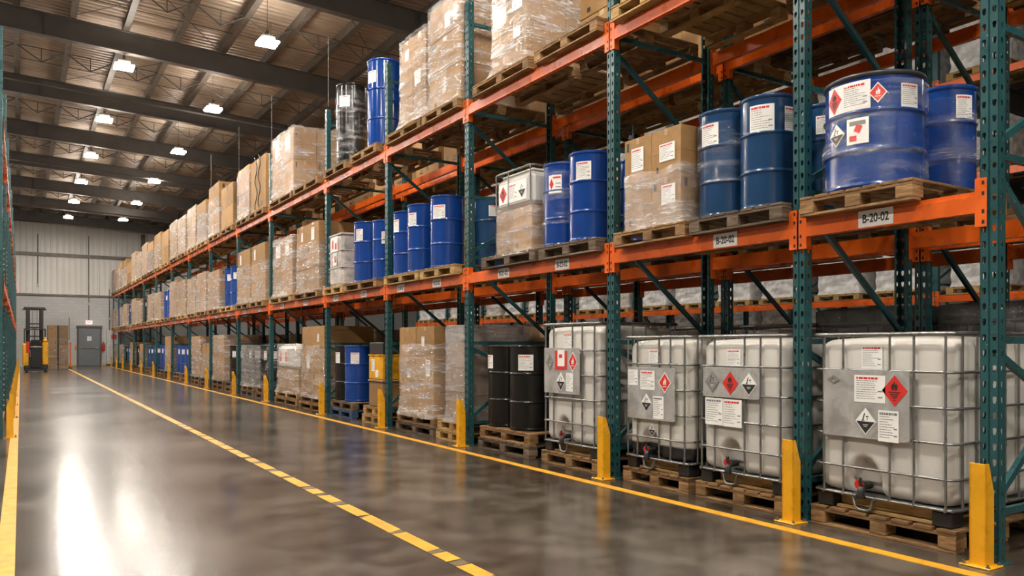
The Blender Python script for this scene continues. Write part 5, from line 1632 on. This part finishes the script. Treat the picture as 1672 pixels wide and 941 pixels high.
# stack of cartons beside the forklift
pallet(1.25, 50.6, 51.8, 0, 'wooden pallet on the floor beside the forklift', None, 'wood', True)
for r_ in range(2):
    for c in range(2):
        carton(1.27 + 0.5 * c, 1.76 + 0.5 * c, 50.65, 51.7, PH + r_ * 1.15, PH + (r_ + 1) * 1.15,
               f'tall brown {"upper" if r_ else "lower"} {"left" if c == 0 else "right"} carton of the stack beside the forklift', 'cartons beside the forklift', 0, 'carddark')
m_ = MB(); m_.box(1.72, 1.81, 50.62, 50.64, 0.2, 2.44); tag(node('black_strap', data=m_.mesh('black_strap', ['blackplastic'])), 'black strap down the middle of the carton stack by the forklift', 'strap')
o = wrap(50.63, 51.72, 0, 1.02, PH, 1.7, 'clear film round the carton stack beside the forklift', None, 'filmthin', 0.02, 2)
o.location = (1.77, 50.63, PH); o.rotation_euler = (0, 0, PI / 2)
m_ = MB(); m_.box(2.36, 2.43, 51.0, 51.07, 0, 1.5, 0, 0.01); m_.box(2.33, 2.46, 50.95, 51.12, 0, 0.012)
tag(node('orange_barrier_post', data=m_.mesh('orange_barrier_post', ['orange'])), 'thin orange post right of the far carton stack', 'post')

# forklift: a stand-up reach truck seen from behind
FKX, FKY = 0.62, 45.6
fk = tag(node('forklift', loc=(FKX, FKY, 0)), 'yellow and black forklift with tall raised mast near the far wall', 'forklift')
def fp(name, mb_, mats, parent=fk): return node(name, parent, data=mb_.mesh(name, mats))
m_ = MB(); m_.box(-0.5, 0.52, -0.25, 1.0, 0.12, 0.75, 0, 0.04); fp('chassis', m_, ['blackplastic'])
m_ = MB(); m_.box(-0.22, 0.26, -0.33, -0.24, 0.2, 1.3, 0, 0.03); m_.box(-0.24, 0.28, -0.34, -0.3, 1.22, 1.27, 1, 0.01); fp('rear_panel', m_, ['rubber', 'galv'])
m_ = MB(); m_.box(0.28, 0.54, -0.3, 0.6, 0.35, 1.5, 0, 0.05); m_.box(0.3, 0.5, -0.32, -0.2, 1.5, 1.62, 0, 0.03); fp('side_cover', m_, ['yellow'])
m_ = MB(); m_.box(-0.56, -0.28, -0.28, 0.6, 0.3, 1.42, 0, 0.05); fp('battery_cover', m_, ['yellow'])
m_ = MB(); m_.box(-0.4, -0.26, -0.3, -0.26, 0.95, 1.5, 0, 0.01); fp('tail_lamp', m_, ['redplastic'])
for nm, xx in (('wheel', -0.38), ('wheel', 0.42)):
    m_ = MB(); m_.tube([(xx - 0.06, -0.12, 0.17), (xx + 0.06, -0.12, 0.17)], 0.17, 18); m_.tube([(xx - 0.065, -0.12, 0.17), (xx + 0.065, -0.12, 0.17)], 0.08, 10, 1)
    fp('wheel', m_, ['rubber', 'galv'])
m_ = MB(); m_.box(-0.5, 0.45, -0.36, 0.3, 0.06, 0.14, 0, 0.01); fp('bumper', m_, ['blackplastic'])
for xx in (-0.32, 0.26):
    m_ = MB(); m_.box(xx - 0.09, xx + 0.09, 0.72, 0.9, 0.3, 3.2, 0, 0.01); m_.box(xx - 0.05, xx + 0.05, 0.68, 0.72, 0.3, 3.1, 0, 0.01); fp('mast_rail', m_, ['blackplastic'])
m_ = MB(); m_.box(-0.5, 0.44, 0.7, 0.92, 3.14, 3.26, 0, 0.02); m_.box(-0.56, 0.5, 0.74, 0.86, 3.1, 3.16, 0, 0.01)
for z in (2.2, 2.38, 1.75): m_.box(-0.26, 0.2, 0.74, 0.86, z, z + 0.06)
fp('mast_crossbar', m_, ['blackplastic'])
m_ = MB(); m_.tube([(-0.03, 0.8, 0.6), (-0.03, 0.8, 2.2)], 0.03, 8); m_.tube([(-0.12, 0.76, 0.8), (-0.12, 0.76, 3.1)], 0.012, 6); m_.tube([(0.08, 0.76, 0.8), (0.08, 0.76, 3.1)], 0.012, 6); fp('lift_cylinder', m_, ['steel'])
for (x0, y0_), in (((-0.47, -0.1),), ((0.42, -0.1),), ((-0.47, 0.6),), ((0.42, 0.6),)):
    m_ = MB(); m_.box(x0 - 0.025, x0 + 0.025, y0_ - 0.025, y0_ + 0.025, 1.4, 2.12, 0, 0.005); fp('guard_post', m_, ['blackplastic'])
m_ = MB(); m_.box(-0.5, 0.45, -0.12, 0.65, 2.1, 2.14)
for i in range(6): m_.box(-0.45 + i * 0.165, -0.42 + i * 0.165, -0.12, 0.65, 2.14, 2.17)
fp('overhead_guard', m_, ['blackplastic'])
m_ = MB(); m_.box(-0.2, 0.2, 0.1, 0.45, 1.0, 1.1, 0, 0.03); m_.box(-0.2, 0.2, 0.0, 0.1, 1.05, 1.6, 0, 0.03); fp('seat', m_, ['rubber'])
m_ = MB(); m_.box(-0.25, 0.25, 0.5, 0.6, 1.1, 1.55, 0, 0.02); m_.lathe([(0.1, 0), (0.12, 0.01), (0.1, 0.02)], 14, 0, (0.05, 0.4, 1.5)); fp('control_panel', m_, ['steel'])
for xx in (-0.2, 0.2):
    m_ = MB(); m_.box(xx - 0.05, xx + 0.05, 0.95, 2.0, 0.1, 0.14, 0, 0.005); m_.box(xx - 0.05, xx + 0.05, 0.93, 0.97, 0.1, 0.7, 0, 0.005); fp('fork', m_, ['steel'])
m_ = MB(); m_.lathe([(0.0001, 0.12), (0.04, 0.1), (0.05, 0)], 10, 0, (0.4, -0.2, 1.62)); fp('warning_lamp', m_, ['amber'])
